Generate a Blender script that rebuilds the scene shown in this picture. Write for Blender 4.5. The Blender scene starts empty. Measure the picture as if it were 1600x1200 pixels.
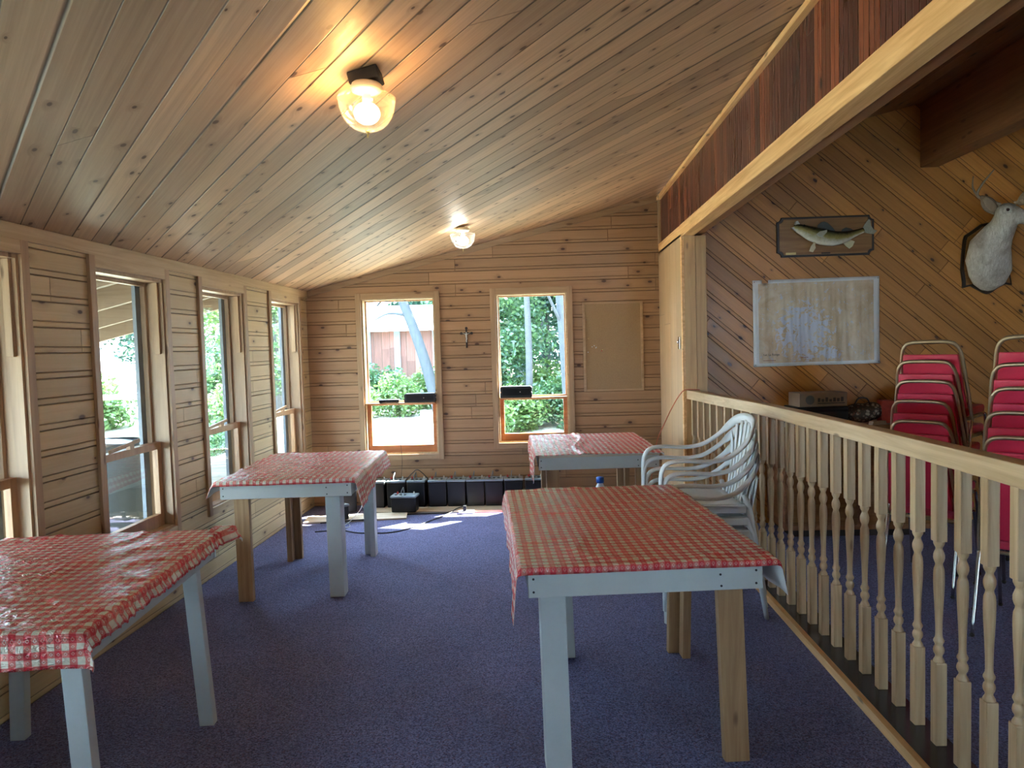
import bpy, bmesh, math, random
from mathutils import Vector, Matrix, noise
random.seed(7)
S = bpy.context.scene
COL = S.collection
R = math.radians
PI = math.pi

# ------------------------------------------------------------------ camera, sky, sun, exposure
EYE = 1.5
def cam_setup(fpx=1121.4, yaw=-0.0451, pitch=0.0506, roll=-0.0279):
    cy, sy = math.cos(yaw), math.sin(yaw)
    f = Vector((sy*math.cos(pitch), cy*math.cos(pitch), -math.sin(pitch)))
    r = Vector((cy, -sy, 0)); u = r.cross(f)
    c, s = math.cos(roll), math.sin(roll)
    r2 = c*r + s*u; u2 = -s*r + c*u
    cd = bpy.data.cameras.new('camera'); cam = bpy.data.objects.new('camera', cd); COL.objects.link(cam)
    m = Matrix((( r2.x, u2.x, -f.x, 0), (r2.y, u2.y, -f.y, 0), (r2.z, u2.z, -f.z, EYE), (0, 0, 0, 1)))
    cam.matrix_world = m
    cd.sensor_width = 36; cd.sensor_fit = 'HORIZONTAL'; cd.lens = fpx/1600*36
    cd.clip_start = .02; cd.clip_end = 300
    S.camera = cam
cam_setup()

world = bpy.data.worlds.new('sky'); S.world = world; world.use_nodes = True
wn = world.node_tree; wn.nodes.clear()
wo = wn.nodes.new('ShaderNodeOutputWorld'); wb = wn.nodes.new('ShaderNodeBackground')
wb.inputs['Color'].default_value = (.60, .80, 1, 1); wb.inputs['Strength'].default_value = 2.2
wn.links.new(wb.outputs[0], wo.inputs[0])

sd = bpy.data.lights.new('sun', 'SUN'); sun = bpy.data.objects.new('sun', sd); COL.objects.link(sun)
sd.energy = 10; sd.angle = R(.6); sd.color = (1, .94, .84)
sun_dir = Vector((-.58, -.52, -.80)).normalized()          # direction the light travels
sun.rotation_euler = sun_dir.to_track_quat('-Z', 'Y').to_euler()
sun.location = (6, 12, 12)

S.view_settings.view_transform = 'Standard'; S.view_settings.look = 'None'
S.view_settings.gamma = 1; S.view_settings.use_curve_mapping = False
S.view_settings.exposure = 4.0

# ------------------------------------------------------------------ mesh helpers
class MB:
    def __init__(s): s.bm = bmesh.new()
    def box(s, x0, x1, y0, y1, z0, z1, M=None, mi=0):
        vs = [s.bm.verts.new(Vector(p)) for p in ((x0,y0,z0),(x1,y0,z0),(x1,y1,z0),(x0,y1,z0),(x0,y0,z1),(x1,y0,z1),(x1,y1,z1),(x0,y1,z1))]
        if M is not None:
            for v in vs: v.co = M @ v.co
        for f in ((0,3,2,1),(4,5,6,7),(0,1,5,4),(1,2,6,5),(2,3,7,6),(3,0,4,7)):
            s.bm.faces.new([vs[i] for i in f]).material_index = mi
        return vs
    def bar(s, a, b, w, t, up=(0,0,1)):
        """square bar from a to b, w wide, t thick"""
        a, b = Vector(a), Vector(b); d = (b-a); L = d.length; d.normalize()
        upv = Vector(up)
        if abs(d.dot(upv)) > .98: upv = Vector((0,1,0))
        x = d.cross(upv).normalized(); z = x.cross(d).normalized()
        M = Matrix(((x.x,d.x,z.x,a.x),(x.y,d.y,z.y,a.y),(x.z,d.z,z.z,a.z),(0,0,0,1)))
        s.box(-w/2, w/2, 0, L, -t/2, t/2, M)
    def sweep(s, pts, ru, rv, hint=(0,0,1), seg=8, cap=True):
        """sweep an ellipse; ru half-size along the side direction, rv along the other. scalars or per-point lists"""
        pts = [Vector(p) for p in pts]; n = len(pts)
        ru = ru if isinstance(ru, (list, tuple)) else [ru]*n
        rv = rv if isinstance(rv, (list, tuple)) else [rv]*n
        rings = []; prev = None
        for i, p in enumerate(pts):
            t = (pts[min(i+1,n-1)] - pts[max(i-1,0)]).normalized()
            if hint is not None:
                h = Vector(hint); a = t.cross(h)
                if a.length < .05: a = prev if prev is not None else t.orthogonal()
            else:
                a = prev - t*prev.dot(t) if prev is not None else t.orthogonal()
            a.normalize(); prev = a
            b = a.cross(t).normalized()
            rings.append([s.bm.verts.new(p + a*ru[i]*math.cos(2*PI*k/seg) + b*rv[i]*math.sin(2*PI*k/seg)) for k in range(seg)])
        for i in range(n-1):
            for k in range(seg):
                s.bm.faces.new((rings[i][k], rings[i][(k+1)%seg], rings[i+1][(k+1)%seg], rings[i+1][k]))
        if cap:
            s.bm.faces.new(rings[0][::-1]); s.bm.faces.new(rings[-1])
        return rings
    def tube(s, pts, r, seg=8, cap=True): return s.sweep(pts, r, r, None, seg, cap)
    def lathe(s, prof, seg=20, M=None, cap=True):
        rings = []
        for (r, z) in prof:
            ring = []
            for k in range(seg):
                v = Vector((r*math.cos(2*PI*k/seg), r*math.sin(2*PI*k/seg), z))
                if M is not None: v = M @ v
                ring.append(s.bm.verts.new(v))
            rings.append(ring)
        for i in range(len(rings)-1):
            for k in range(seg):
                s.bm.faces.new((rings[i][k], rings[i][(k+1)%seg], rings[i+1][(k+1)%seg], rings[i+1][k]))
        if cap:
            s.bm.faces.new(rings[0][::-1]); s.bm.faces.new(rings[-1])
    def prism(s, outline, y0, y1, M=None):
        """outline in (x,z), extruded along y"""
        a = [s.bm.verts.new((x, y0, z)) for x, z in outline]; b = [s.bm.verts.new((x, y1, z)) for x, z in outline]
        if M is not None:
            for v in a+b: v.co = M @ v.co
        s.bm.faces.new(a); s.bm.faces.new(b[::-1]); n = len(a)
        for i in range(n): s.bm.faces.new((a[(i+1)%n], a[i], b[i], b[(i+1)%n]))
    def blob(s, c, r, seg=12, rings=8):
        c = Vector(c); r = Vector(r) if not isinstance(r, (int, float)) else Vector((r,r,r))
        m = Matrix.Translation(c) @ Matrix.Diagonal((r.x, r.y, r.z, 1))
        bmesh.ops.create_uvsphere(s.bm, u_segments=seg, v_segments=rings, radius=1, matrix=m)
    def build(s, name, mat, parent=None, bevel=0, smooth=False, segs=2, sub=0):
        bmesh.ops.recalc_face_normals(s.bm, faces=s.bm.faces)
        me = bpy.data.meshes.new(name); s.bm.to_mesh(me); s.bm.free()
        return link(name, me, mat, parent, bevel, smooth, segs, sub)

def link(name, me, mat, parent=None, bevel=0, smooth=False, segs=2, sub=0):
    for m in (mat if isinstance(mat, (list, tuple)) else [mat]): me.materials.append(m)
    if smooth:
        for p in me.polygons: p.use_smooth = True
    o = bpy.data.objects.new(name, me); COL.objects.link(o)
    if parent is not None: o.parent = parent
    if bevel:
        b = o.modifiers.new('bevel', 'BEVEL'); b.width = bevel; b.segments = segs; b.limit_method = 'ANGLE'; b.angle_limit = R(35)
    if sub:
        b = o.modifiers.new('sub', 'SUBSURF'); b.levels = sub; b.render_levels = sub
    return o
def tag(o, label, cat, group=None):
    o['label'] = label; o['category'] = cat
    if group: o['group'] = group
    elif 'group' in o.keys(): del o['group']
    return o
def thing(name, label, cat, loc=(0,0,0), rz=0, group=None):
    o = bpy.data.objects.new(name, None); COL.objects.link(o); o.empty_display_size = .1
    o.location = loc; o.rotation_euler = (0, 0, rz)
    return tag(o, label, cat, group)
def struct(o): o['kind'] = 'structure'; return o
def sroot(name, loc=(0,0,0), rz=0):
    o = bpy.data.objects.new(name, None); COL.objects.link(o); o.location = loc; o.rotation_euler = (0,0,rz); o.empty_display_size = .1
    return struct(o)
def dup(root, loc=None, rz=None, label=None, cat=None, group=None):
    def rec(o, par):
        c = o.copy(); COL.objects.link(c)
        if par is not None: c.parent = par
        for ch in kids.get(o.name, []): rec(ch, c)
        return c
    kids = {}
    for o in list(COL.objects):
        if o.parent is not None: kids.setdefault(o.parent.name, []).append(o)
    c = rec(root, None)
    if loc is not None: c.location = loc
    if rz is not None: c.rotation_euler = (0, 0, rz)
    if label: c['label'] = label
    if group: c['group'] = group
    return c
def text_mesh(name, txt, size, mat, parent, loc, rot=(PI/2,0,0), depth=.0006):
    cu = bpy.data.curves.new(name, 'FONT'); cu.body = txt; cu.size = size; cu.extrude = depth
    t = bpy.data.objects.new('tmp', cu); COL.objects.link(t)
    bpy.context.view_layer.update()
    me = bpy.data.meshes.new_from_object(t.evaluated_get(bpy.context.evaluated_depsgraph_get()))
    bpy.data.objects.remove(t); me.name = name
    o = link(name, me, mat, parent); o.location = loc; o.rotation_euler = rot
    return o
def smooth_path(pts, n=6):
    """Catmull-Rom through pts"""
    P = [Vector(p) for p in pts]; out = []
    for i in range(len(P)-1):
        p0 = P[max(i-1,0)]; p1 = P[i]; p2 = P[i+1]; p3 = P[min(i+2,len(P)-1)]
        for k in range(n):
            t = k/n
            out.append(.5*((2*p1) + (p2-p0)*t + (2*p0-5*p1+4*p2-p3)*t*t + (3*p1-p0-3*p2+p3)*t*t*t))
    out.append(P[-1]); return out

# ------------------------------------------------------------------ material helpers
class NT:
    def __init__(s, name):
        s.m = bpy.data.materials.new(name); s.m.use_nodes = True; s.t = s.m.node_tree; s.t.nodes.clear()
        s.out = s.t.nodes.new('ShaderNodeOutputMaterial')
    def n(s, typ, ins=None, **kw):
        nd = s.t.nodes.new(typ)
        for k, v in kw.items(): setattr(nd, k, v)
        for k, v in (ins or {}).items(): s.set(nd.inputs[k], v)
        return nd
    def set(s, sock, v):
        if isinstance(v, bpy.types.NodeSocket): s.t.links.new(v, sock)
        else:
            if isinstance(v, (tuple, list)) and len(v) == 3 and sock.type == 'RGBA': v = (*v, 1)
            sock.default_value = v
    def m_(s, op, a, b=0., c=None, clamp=False):
        nd = s.t.nodes.new('ShaderNodeMath'); nd.operation = op; nd.use_clamp = clamp
        s.set(nd.inputs[0], a); s.set(nd.inputs[1], b)
        if c is not None: s.set(nd.inputs[2], c)
        return nd.outputs[0]
    def dot(s, v, d):
        nd = s.t.nodes.new('ShaderNodeVectorMath'); nd.operation = 'DOT_PRODUCT'
        s.set(nd.inputs[0], v); nd.inputs[1].default_value = d; return nd.outputs['Value']
    def vec(s, x, y=0., z=0.):
        return s.n('ShaderNodeCombineXYZ', {0: x, 1: y, 2: z}).outputs[0]
    def mr(s, v, a, b, c=0., d=1., smooth=False):
        nd = s.n('ShaderNodeMapRange', {0: v, 1: a, 2: b, 3: c, 4: d}); nd.clamp = True
        if smooth: nd.interpolation_type = 'SMOOTHSTEP'
        return nd.outputs[0]
    def mix(s, f, a, b, mode='MIX'):
        nd = s.t.nodes.new('ShaderNodeMix'); nd.data_type = 'RGBA'; nd.blend_type = mode
        s.set(nd.inputs[0], f); s.set(nd.inputs[6], a); s.set(nd.inputs[7], b); return nd.outputs[2]
    def noise(s, v, scale, detail=2., rough=.5, dist=0.):
        return s.n('ShaderNodeTexNoise', {'Vector': v, 'Scale': scale, 'Detail': detail, 'Roughness': rough, 'Distortion': dist}).outputs[0]
    def white(s, v): return s.n('ShaderNodeTexWhiteNoise', {'Vector': v}, noise_dimensions='3D').outputs['Value']
    def obj(s): return s.n('ShaderNodeTexCoord').outputs['Object']
    def bsdf(s, col, rough=.5, metal=0., normal=None, spec=.5, **kw):
        b = s.n('ShaderNodeBsdfPrincipled', {'Base Color': col, 'Roughness': rough, 'Metallic': metal, 'Specular IOR Level': spec})
        for k, v in kw.items(): s.set(b.inputs[k], v)
        if normal is not None: s.set(b.inputs['Normal'], normal)
        s.t.links.new(b.outputs[0], s.out.inputs[0]); return b
    def bump(s, h, strength=.5, dist=.01):
        return s.n('ShaderNodeBump', {'Height': h, 'Strength': strength, 'Distance': dist}).outputs[0]

def planks(name, U, V, width, length, dark, light, knot=(.10,.045,.02), groove=.004, bead=None, var=.25, rough=.5,
           knots=(2.2, 7., .45), gdark=.35, tint=None, joints=None, tpow=1., grain=1., gloss_var=.0, bumps=.6, jitter=0., gvar=0.):
    """boards running along U, stacked along V"""
    T = NT(name); P = T.obj(); u = T.dot(P, U); v = T.dot(P, V)
    W = Vector(U).cross(Vector(V)); w3 = T.dot(P, tuple(W))
    if jitter: v = T.m_('ADD', v, T.m_('MULTIPLY', T.m_('SINE', T.m_('MULTIPLY', v, 2.3/width)), jitter))
    vb = T.m_('DIVIDE', v, width); idx = T.m_('FLOOR', vb); fr = T.m_('SUBTRACT', vb, idx)
    r1 = T.white(T.vec(idx, 3.7, 1.1))
    uo = T.m_('ADD', T.m_('DIVIDE', u, length), T.m_('MULTIPLY', r1, 7.31))
    if joints is not None:     # ends fall on set lines of another axis (rafters)
        jw = T.dot(P, joints[0]); uo = T.m_('DIVIDE', jw, joints[1])
        uo = T.m_('ADD', T.m_('MULTIPLY', uo, 1), T.m_('MULTIPLY', T.m_('FLOOR', T.m_('MULTIPLY', r1, 4)), .25))
    ui = T.m_('FLOOR', uo); uf = T.m_('SUBTRACT', uo, ui)
    r2 = T.white(T.vec(idx, ui, 5.3)); r3 = T.white(T.vec(idx, ui, 9.9))
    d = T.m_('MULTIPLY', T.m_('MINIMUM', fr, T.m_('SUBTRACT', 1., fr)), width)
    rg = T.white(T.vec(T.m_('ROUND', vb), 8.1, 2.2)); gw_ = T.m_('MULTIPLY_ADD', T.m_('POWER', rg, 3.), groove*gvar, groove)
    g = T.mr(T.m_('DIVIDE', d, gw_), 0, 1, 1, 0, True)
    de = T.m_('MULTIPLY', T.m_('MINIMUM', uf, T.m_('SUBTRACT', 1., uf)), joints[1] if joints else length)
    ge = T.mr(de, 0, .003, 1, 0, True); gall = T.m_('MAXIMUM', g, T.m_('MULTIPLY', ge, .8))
    if bead:
        d2 = T.m_('ABSOLUTE', T.m_('MULTIPLY', T.m_('SUBTRACT', fr, bead), width))
        gall = T.m_('MAXIMUM', gall, T.m_('MULTIPLY', T.mr(d2, 0, groove*.9, 1, 0, True), .75))
    off = T.m_('MULTIPLY', r2, 37.)
    # knots
    kv = T.vec(T.m_('MULTIPLY', T.m_('ADD', u, off), knots[0]), T.m_('MULTIPLY', v, knots[1]), off)
    vo = T.n('ShaderNodeTexVoronoi', {'Vector': kv, 'Scale': 1., 'Randomness': 1.}, voronoi_dimensions='2D')
    kd = vo.outputs['Distance']; kr = T.n('ShaderNodeSeparateColor', {0: vo.outputs['Color']}).outputs[0]
    on = T.m_('GREATER_THAN', kr, 1-knots[2]); kr2 = T.n('ShaderNodeSeparateColor', {0: vo.outputs['Color']}).outputs[1]
    ks = T.m_('MULTIPLY_ADD', kr2, .09, .035)
    kk = T.m_('DIVIDE', kd, ks)
    kn = T.m_('MULTIPLY', T.mr(kk, .6, 1.25, 1, 0, True), on)
    halo = T.m_('MULTIPLY', T.mr(kk, .8, 4.2, 1, 0, True), on)
    warp = T.m_('MULTIPLY', halo, .02)
    # grain
    g1 = T.noise(T.vec(T.m_('MULTIPLY', T.m_('ADD', u, off), 2.2), T.m_('MULTIPLY', T.m_('ADD', v, warp), 95.), T.m_('MULTIPLY', w3, 30)), 1., 3., .6, .4)
    g2 = T.noise(T.vec(T.m_('MULTIPLY', T.m_('ADD', u, off), 1.1), T.m_('MULTIPLY', T.m_('ADD', v, warp), 22.), T.m_('MULTIPLY', w3, 9)), 1., 2., .5, 1.2)
    gg = T.m_('ADD', T.m_('MULTIPLY', g1, .5), T.m_('MULTIPLY', g2, .5))
    gg = T.mr(gg, .5-.17/max(grain,.2), .5+.17/max(grain,.2))
    c = T.mix(gg, dark, light)
    if tint:
        c = T.mix(T.m_('POWER', r3, tpow), c, T.mix(gg, tint[0], tint[1]))
    br = T.m_('MULTIPLY_ADD', r2, 2*var, 1-var)
    c = T.mix(1., c, T.vec(br, br, br), 'MULTIPLY')
    c = T.mix(T.m_('MULTIPLY', halo, .30), c, knot)
    c = T.mix(T.m_('MULTIPLY', kn, .95), c, tuple(q*.6 for q in knot))
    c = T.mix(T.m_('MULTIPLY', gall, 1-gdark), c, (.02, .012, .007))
    h = T.m_('SUBTRACT', T.m_('MULTIPLY', g1, .05), gall)
    rr = T.m_('ADD', rough, T.m_('MULTIPLY', T.m_('SUBTRACT', g2, .5), .25))
    T.bsdf(c, rr, normal=T.bump(h, bumps, .006)); return T.m

def timber(name, dark, light, rough=.5, axis=2, knot=(.12,.05,.02), kamt=.35, coat=0., scale=1.):
    """single pieces of lumber, grain along the local axis"""
    T = NT(name); P = T.obj(); sc = [30*scale, 30*scale, 30*scale]; sc[axis] = 1.6
    rnd = T.n('ShaderNodeObjectInfo').outputs['Random']
    mp = T.n('ShaderNodeMapping', {'Vector': P, 'Scale': sc, 'Location': T.vec(T.m_('MULTIPLY', rnd, 31.), T.m_('MULTIPLY', rnd, 17.), rnd)}).outputs[0]
    g = T.noise(mp, 1., 3., .6, .9)
    sk = [14*scale]*3; sk[axis] = 4.5
    mk = T.n('ShaderNodeMapping', {'Vector': P, 'Scale': sk, 'Location': T.vec(T.m_('MULTIPLY', rnd, 11.), T.m_('MULTIPLY', rnd, 7.), rnd)}).outputs[0]
    vo = T.n('ShaderNodeTexVoronoi', {'Vector': mk, 'Scale': 1.})
    on = T.m_('GREATER_THAN', T.n('ShaderNodeSeparateColor', {0: vo.outputs['Color']}).outputs[0], 1-kamt)
    kn = T.m_('MULTIPLY', T.mr(vo.outputs['Distance'], .08, .2, 1, 0, True), on)
    c = T.mix(T.mr(g, .3, .7), dark, light); c = T.mix(T.m_('MULTIPLY', kn, .75), c, knot)
    b = T.m_('MULTIPLY_ADD', rnd, .2, .9); c = T.mix(1., c, T.vec(b, b, b), 'MULTIPLY')
    T.bsdf(c, rough, normal=T.bump(g, .25, .003)); return T.m

def plain(name, col, rough=.5, metal=0., spec=.5, nz=0., nscale=20., bump=0., **kw):
    T = NT(name); P = T.obj(); c = col; nrm = None
    n = T.noise(P, nscale, 4., .6)
    if nz:
        k = T.m_('MULTIPLY_ADD', n, 2*nz, 1-nz); c = T.mix(1., (*col, 1), T.vec(k, k, k), 'MULTIPLY')
    if bump: nrm = T.bump(n, bump, .004)
    T.bsdf(c, rough, metal, nrm, spec, **kw); return T.m
def emis(name, col, st):
    T = NT(name); e = T.n('ShaderNodeEmission', {'Color': col, 'Strength': st}); T.t.links.new(e.outputs[0], T.out.inputs[0]); return T.m

# ---- materials
SL = .2348                                     # roof slope dz/dx
nrm_c = Vector((-SL, 0, 1)).normalized()
ux = Vector((1, 0, SL)).normalized()
Uc = tuple((ux*math.cos(R(-45)) + Vector((0,1,0))*math.sin(R(-45))))
Vc = tuple((ux*math.cos(R(45)) + Vector((0,1,0))*math.sin(R(45))))
PINE_K = (.16, .07, .03)
M = {}
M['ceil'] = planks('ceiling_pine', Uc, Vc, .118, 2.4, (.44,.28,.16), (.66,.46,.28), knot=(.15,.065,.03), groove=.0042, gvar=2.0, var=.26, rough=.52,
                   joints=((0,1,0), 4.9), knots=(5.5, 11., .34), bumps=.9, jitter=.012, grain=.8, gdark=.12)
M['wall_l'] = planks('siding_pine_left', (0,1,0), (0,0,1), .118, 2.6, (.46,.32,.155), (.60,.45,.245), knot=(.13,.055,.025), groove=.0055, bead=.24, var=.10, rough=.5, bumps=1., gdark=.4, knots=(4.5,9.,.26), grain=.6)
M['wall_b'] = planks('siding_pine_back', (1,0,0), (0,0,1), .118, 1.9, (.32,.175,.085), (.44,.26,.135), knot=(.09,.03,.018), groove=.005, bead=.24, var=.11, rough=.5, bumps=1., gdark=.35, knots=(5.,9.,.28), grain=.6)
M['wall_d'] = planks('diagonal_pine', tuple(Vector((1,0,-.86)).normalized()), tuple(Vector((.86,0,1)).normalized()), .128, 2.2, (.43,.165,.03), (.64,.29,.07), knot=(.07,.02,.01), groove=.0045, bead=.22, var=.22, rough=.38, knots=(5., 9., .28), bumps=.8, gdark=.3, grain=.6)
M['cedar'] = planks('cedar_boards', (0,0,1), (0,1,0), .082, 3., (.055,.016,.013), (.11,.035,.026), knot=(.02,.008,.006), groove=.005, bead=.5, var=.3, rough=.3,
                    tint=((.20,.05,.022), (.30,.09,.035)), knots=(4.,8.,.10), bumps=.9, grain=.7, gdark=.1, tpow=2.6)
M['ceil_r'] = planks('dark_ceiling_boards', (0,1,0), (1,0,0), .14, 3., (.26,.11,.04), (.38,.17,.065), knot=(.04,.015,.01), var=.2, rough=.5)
M['trim'] = timber('pine_trim', (.40,.27,.135), (.54,.39,.22), .45, axis=1)
M['trimz'] = timber('pine_trim_upright', (.33,.20,.105), (.46,.30,.165), .45, axis=2)
M['trimx'] = timber('pine_trim_level', (.33,.20,.105), (.46,.30,.165), .45, axis=0)
M['beam'] = timber('beam_pine', (.66,.34,.12), (.95,.62,.29), .5, axis=1)
M['post'] = timber('post_wood', (.48,.27,.10), (.64,.40,.17), .45, axis=2)
M['beamdk'] = timber('dark_beam', (.24,.10,.04), (.38,.18,.075), .5, axis=1)
M['sash'] = timber('sash_wood', (.36,.19,.09), (.50,.29,.14), .4, axis=2, kamt=.1)
M['sashred'] = timber('orange_sash_wood', (.38,.13,.045), (.52,.21,.08), .35, axis=0, kamt=.1)
M['balus'] = timber('baluster_pine', (.40,.25,.12), (.58,.40,.22), .42, axis=2, kamt=.18)
M['rail'] = timber('handrail_pine', (.50,.32,.16), (.70,.50,.28), .42, axis=1)
M['ply'] = timber('plywood', (.50,.40,.28), (.66,.55,.42), .6, axis=0)
M['leg'] = timber('raw_two_by_four', (.30,.16,.07), (.44,.27,.13), .55, axis=2, kamt=.3)
M['white'] = plain('white_paint', (.50,.53,.52), .42, nz=.10, nscale=9., bump=.12)
M['ledge'] = plain('dark_ledge_vinyl', (.022,.025,.038), .22, nz=.3, nscale=6.)
M['black'] = plain('black_plastic', (.012,.013,.014), .42, nz=.2)
M['blackg'] = plain('black_plastic_gloss', (.015,.016,.018), .22)
M['lid'] = plain('grey_blue_lid', (.20,.25,.27), .3, nz=.2)
M['metal'] = plain('steel', (.6,.6,.6), .25, 1.)
M['brass'] = plain('brass', (.65,.48,.2), .3, 1.)
M['bronze'] = plain('champagne_tube', (.46,.36,.23), .33, .75, nz=.15)
M['chrome'] = plain('worn_chrome', (.55,.52,.48), .25, 1.)
M['redv'] = plain('red_vinyl', (.66,.03,.075), .36, nz=.08, nscale=60., bump=.1)
M['plastic'] = plain('white_plastic', (.66,.70,.72), .28, nz=.03)
M['screw'] = plain('screw_head', (.03,.03,.035), .4, .6)
M['walnut'] = timber('walnut_plaque', (.22,.10,.03), (.38,.19,.065), .28, axis=0, kamt=0)
M['walnutdk'] = plain('scorched_edge', (.025,.014,.01), .4)
M['redcase'] = plain('red_plastic', (.5,.03,.02), .4)
M['bluecap'] = plain('blue_plastic', (.02,.12,.5), .35)
M['clearjug'] = plain('milky_plastic', (.55,.6,.62), .25)
M['cable'] = plain('black_cable', (.012,.012,.012), .5)
M['orange'] = plain('orange_cord', (.55,.14,.07), .45)
M['redcord'] = plain('red_cord', (.45,.06,.05), .45)
M['leadw'] = plain('silver_figure', (.7,.68,.62), .35, .5)
M['fixture'] = plain('cream_enamel', (.72,.62,.42), .35)
M['soot'] = plain('black_mounting_box', (.02,.018,.015), .6)
M['bulb1'] = emis('warm_bulb', (1, .74, .36), 1.6)
M['bulb2'] = emis('cool_bulb', (.88, .95, 1), 1.2)
M['bluetray'] = plain('grey_blue_tray', (.16,.22,.30), .4)

def glass_mat(name, tint, gloss):
    T = NT(name)
    tr = T.n('ShaderNodeBsdfTransparent', {'Color': tint}); gl = T.n('ShaderNodeBsdfGlossy', {'Color': (1,1,1), 'Roughness': gloss})
    fc = T.n('ShaderNodeLayerWeight', {'Blend': .5}).outputs['Facing']      # 1 - cos(angle)
    fr = T.m_('MULTIPLY_ADD', T.m_('POWER', fc, 5.), .7, .035)
    mx = T.n('ShaderNodeMixShader', {0: fr, 1: tr.outputs[0], 2: gl.outputs[0]}); T.t.links.new(mx.outputs[0], T.out.inputs[0]); return T.m
M['alu'] = plain('grey_screen_frame', (.10,.12,.14), .45, .3, nz=.3)
M['glass'] = glass_mat('window_glass', (.95,.98,.99), .02)
def bowl_mat(name, col):
    T = NT(name)
    P = T.obj(); w = T.n('ShaderNodeTexWave', {'Vector': P, 'Scale': 1.5}).outputs[0]
    tr = T.n('ShaderNodeBsdfTransparent', {'Color': col}); tl = T.n('ShaderNodeBsdfTranslucent', {'Color': (.9,.88,.84)}); gl = T.n('ShaderNodeBsdfGlossy', {'Color': (1,1,1), 'Roughness': .08})
    lw = T.n('ShaderNodeLayerWeight', {'Blend': .45}).outputs['Facing']
    a = T.n('ShaderNodeMixShader', {0: T.mr(lw, 0, 1, .012, .10), 1: tr.outputs[0], 2: tl.outputs[0]})
    b = T.n('ShaderNodeMixShader', {0: T.mr(lw, 0, 1, .05, .25), 1: a.outputs[0], 2: gl.outputs[0]})
    T.t.links.new(b.outputs[0], T.out.inputs[0]); return T.m
M['bowl'] = bowl_mat('etched_glass', (.95,.93,.9))

def carpet_mat():
    T = NT('blue_purple_carpet'); P = T.obj()
    n1 = T.m_('ADD', T.m_('MULTIPLY', T.noise(P, 110., 2., .8), .6), T.m_('MULTIPLY', T.n('ShaderNodeSeparateColor', {0: T.n('ShaderNodeTexVoronoi', {'Vector': P, 'Scale': 190.}).outputs['Color']}).outputs[0], .4)); n2 = T.noise(P, 2.1, 3., .5); n3 = T.noise(P, 75., 2., .6); n4 = T.noise(P, 75., 2., .7)
    c = T.mix(T.mr(n1, .30, .70), (.022,.019,.058), (.23,.23,.43))
    c = T.mix(T.mr(n3, .54, .66, 0, .6), c, (.15,.06,.075))
    k = T.mr(n2, .3, .7, .86, 1.12); c = T.mix(1., c, T.vec(k,k,k), 'MULTIPLY')
    T.bsdf(c, .93, normal=T.bump(T.m_('ADD', n1, n4), .9, .006), spec=.2, **{'Sheen Weight': .35, 'Sheen Roughness': .5, 'Sheen Tint': (.5,.6,1,1)}); return T.m
M['carpet'] = carpet_mat()

def gingham():
    T = NT('red_gingham_vinyl'); uv = T.n('ShaderNodeUVMap').outputs[0]
    sx = T.n('ShaderNodeSeparateXYZ', {0: uv}); p = .039
    U = T.m_('DIVIDE', sx.outputs[0], p); V = T.m_('DIVIDE', sx.outputs[1], p)
    fu = T.m_('FRACT', U); fv = T.m_('FRACT', V)
    ru = T.m_('GREATER_THAN', fu, .5); rv = T.m_('GREATER_THAN', fv, .5)
    both = T.m_('MULTIPLY', ru, rv); any_ = T.m_('MAXIMUM', ru, rv)
    one = T.m_('SUBTRACT', any_, both)
    # small open diamond centred in each single-red cell and each double-red cell
    def dia(ou, ov):
        a = T.m_('ABSOLUTE', T.m_('SUBTRACT', fu, ou)); b = T.m_('ABSOLUTE', T.m_('SUBTRACT', fv, ov)); s_ = T.m_('ADD', a, b)
        return T.m_('MULTIPLY', T.m_('GREATER_THAN', s_, .075), T.m_('LESS_THAN', s_, .135))
    dm = T.m_('MAXIMUM', T.m_('MAXIMUM', dia(.25,.75), dia(.75,.25)), T.m_('MULTIPLY', dia(.75,.75), .5))
    wv = T.noise(T.vec(T.m_('MULTIPLY', sx.outputs[0], 600.), T.m_('MULTIPLY', sx.outputs[1], 600.)), 1., 1.)
    cream = T.mix(wv, (.70,.62,.50), (.82,.75,.64))
    red1 = T.mix(wv, (.64,.13,.12), (.72,.21,.18)); red2 = (.60,.035,.05)
    c = T.mix(one, cream, red1); c = T.mix(both, c, red2); c = T.mix(T.m_('MULTIPLY', dm, .75), c, (.75,.68,.6))
    n = T.noise(T.n('ShaderNodeTexCoord').outputs['Object'], 9., 4., .55, 1.5)
    n2 = T.noise(T.n('ShaderNodeTexCoord').outputs['Object'], 34., 3., .55, .8)
    c = T.mix(T.mr(n, .55, .8, 0, .35), c, (.62,.42,.28))
    n3 = T.noise(T.n('ShaderNodeMapping', {'Vector': T.n('ShaderNodeTexCoord').outputs['Object'], 'Scale': (2.2, 9, 9), 'Rotation': (0,0,.25)}).outputs[0], 2.2, 3., .6, 1.6)
    rd = T.m_('SUBTRACT', 1., T.mr(T.m_('ABSOLUTE', T.m_('SUBTRACT', n3, .5)), 0, .05, 0, 1, True))
    T.bsdf(c, .24, normal=T.bump(T.m_('ADD', T.m_('ADD', n, T.m_('MULTIPLY', rd, .22)), T.m_('MULTIPLY', n2, .5)), .6, .022), spec=.6); return T.m
M['cloth'] = gingham()
M['clothback'] = plain('white_flannel_backing', (.72,.70,.68), .8, bump=.1)

# ------------------------------------------------------------------ the room
XL, XR, YB = -2.281, 1.106, 6.879
ZL = 2.0947
YF = -3.4                 # wall behind the camera
XE = 6.3                  # far side of the right-hand room
YD = 5.93                 # diagonal-board wall
def zc(x): return ZL + SL*(x - XL)

fl = MB(); fl.box(XL-.15, XE+.1, YF-.1, YB+.15, -.12, 0); struct(fl.build('floor', M['carpet']))

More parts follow.
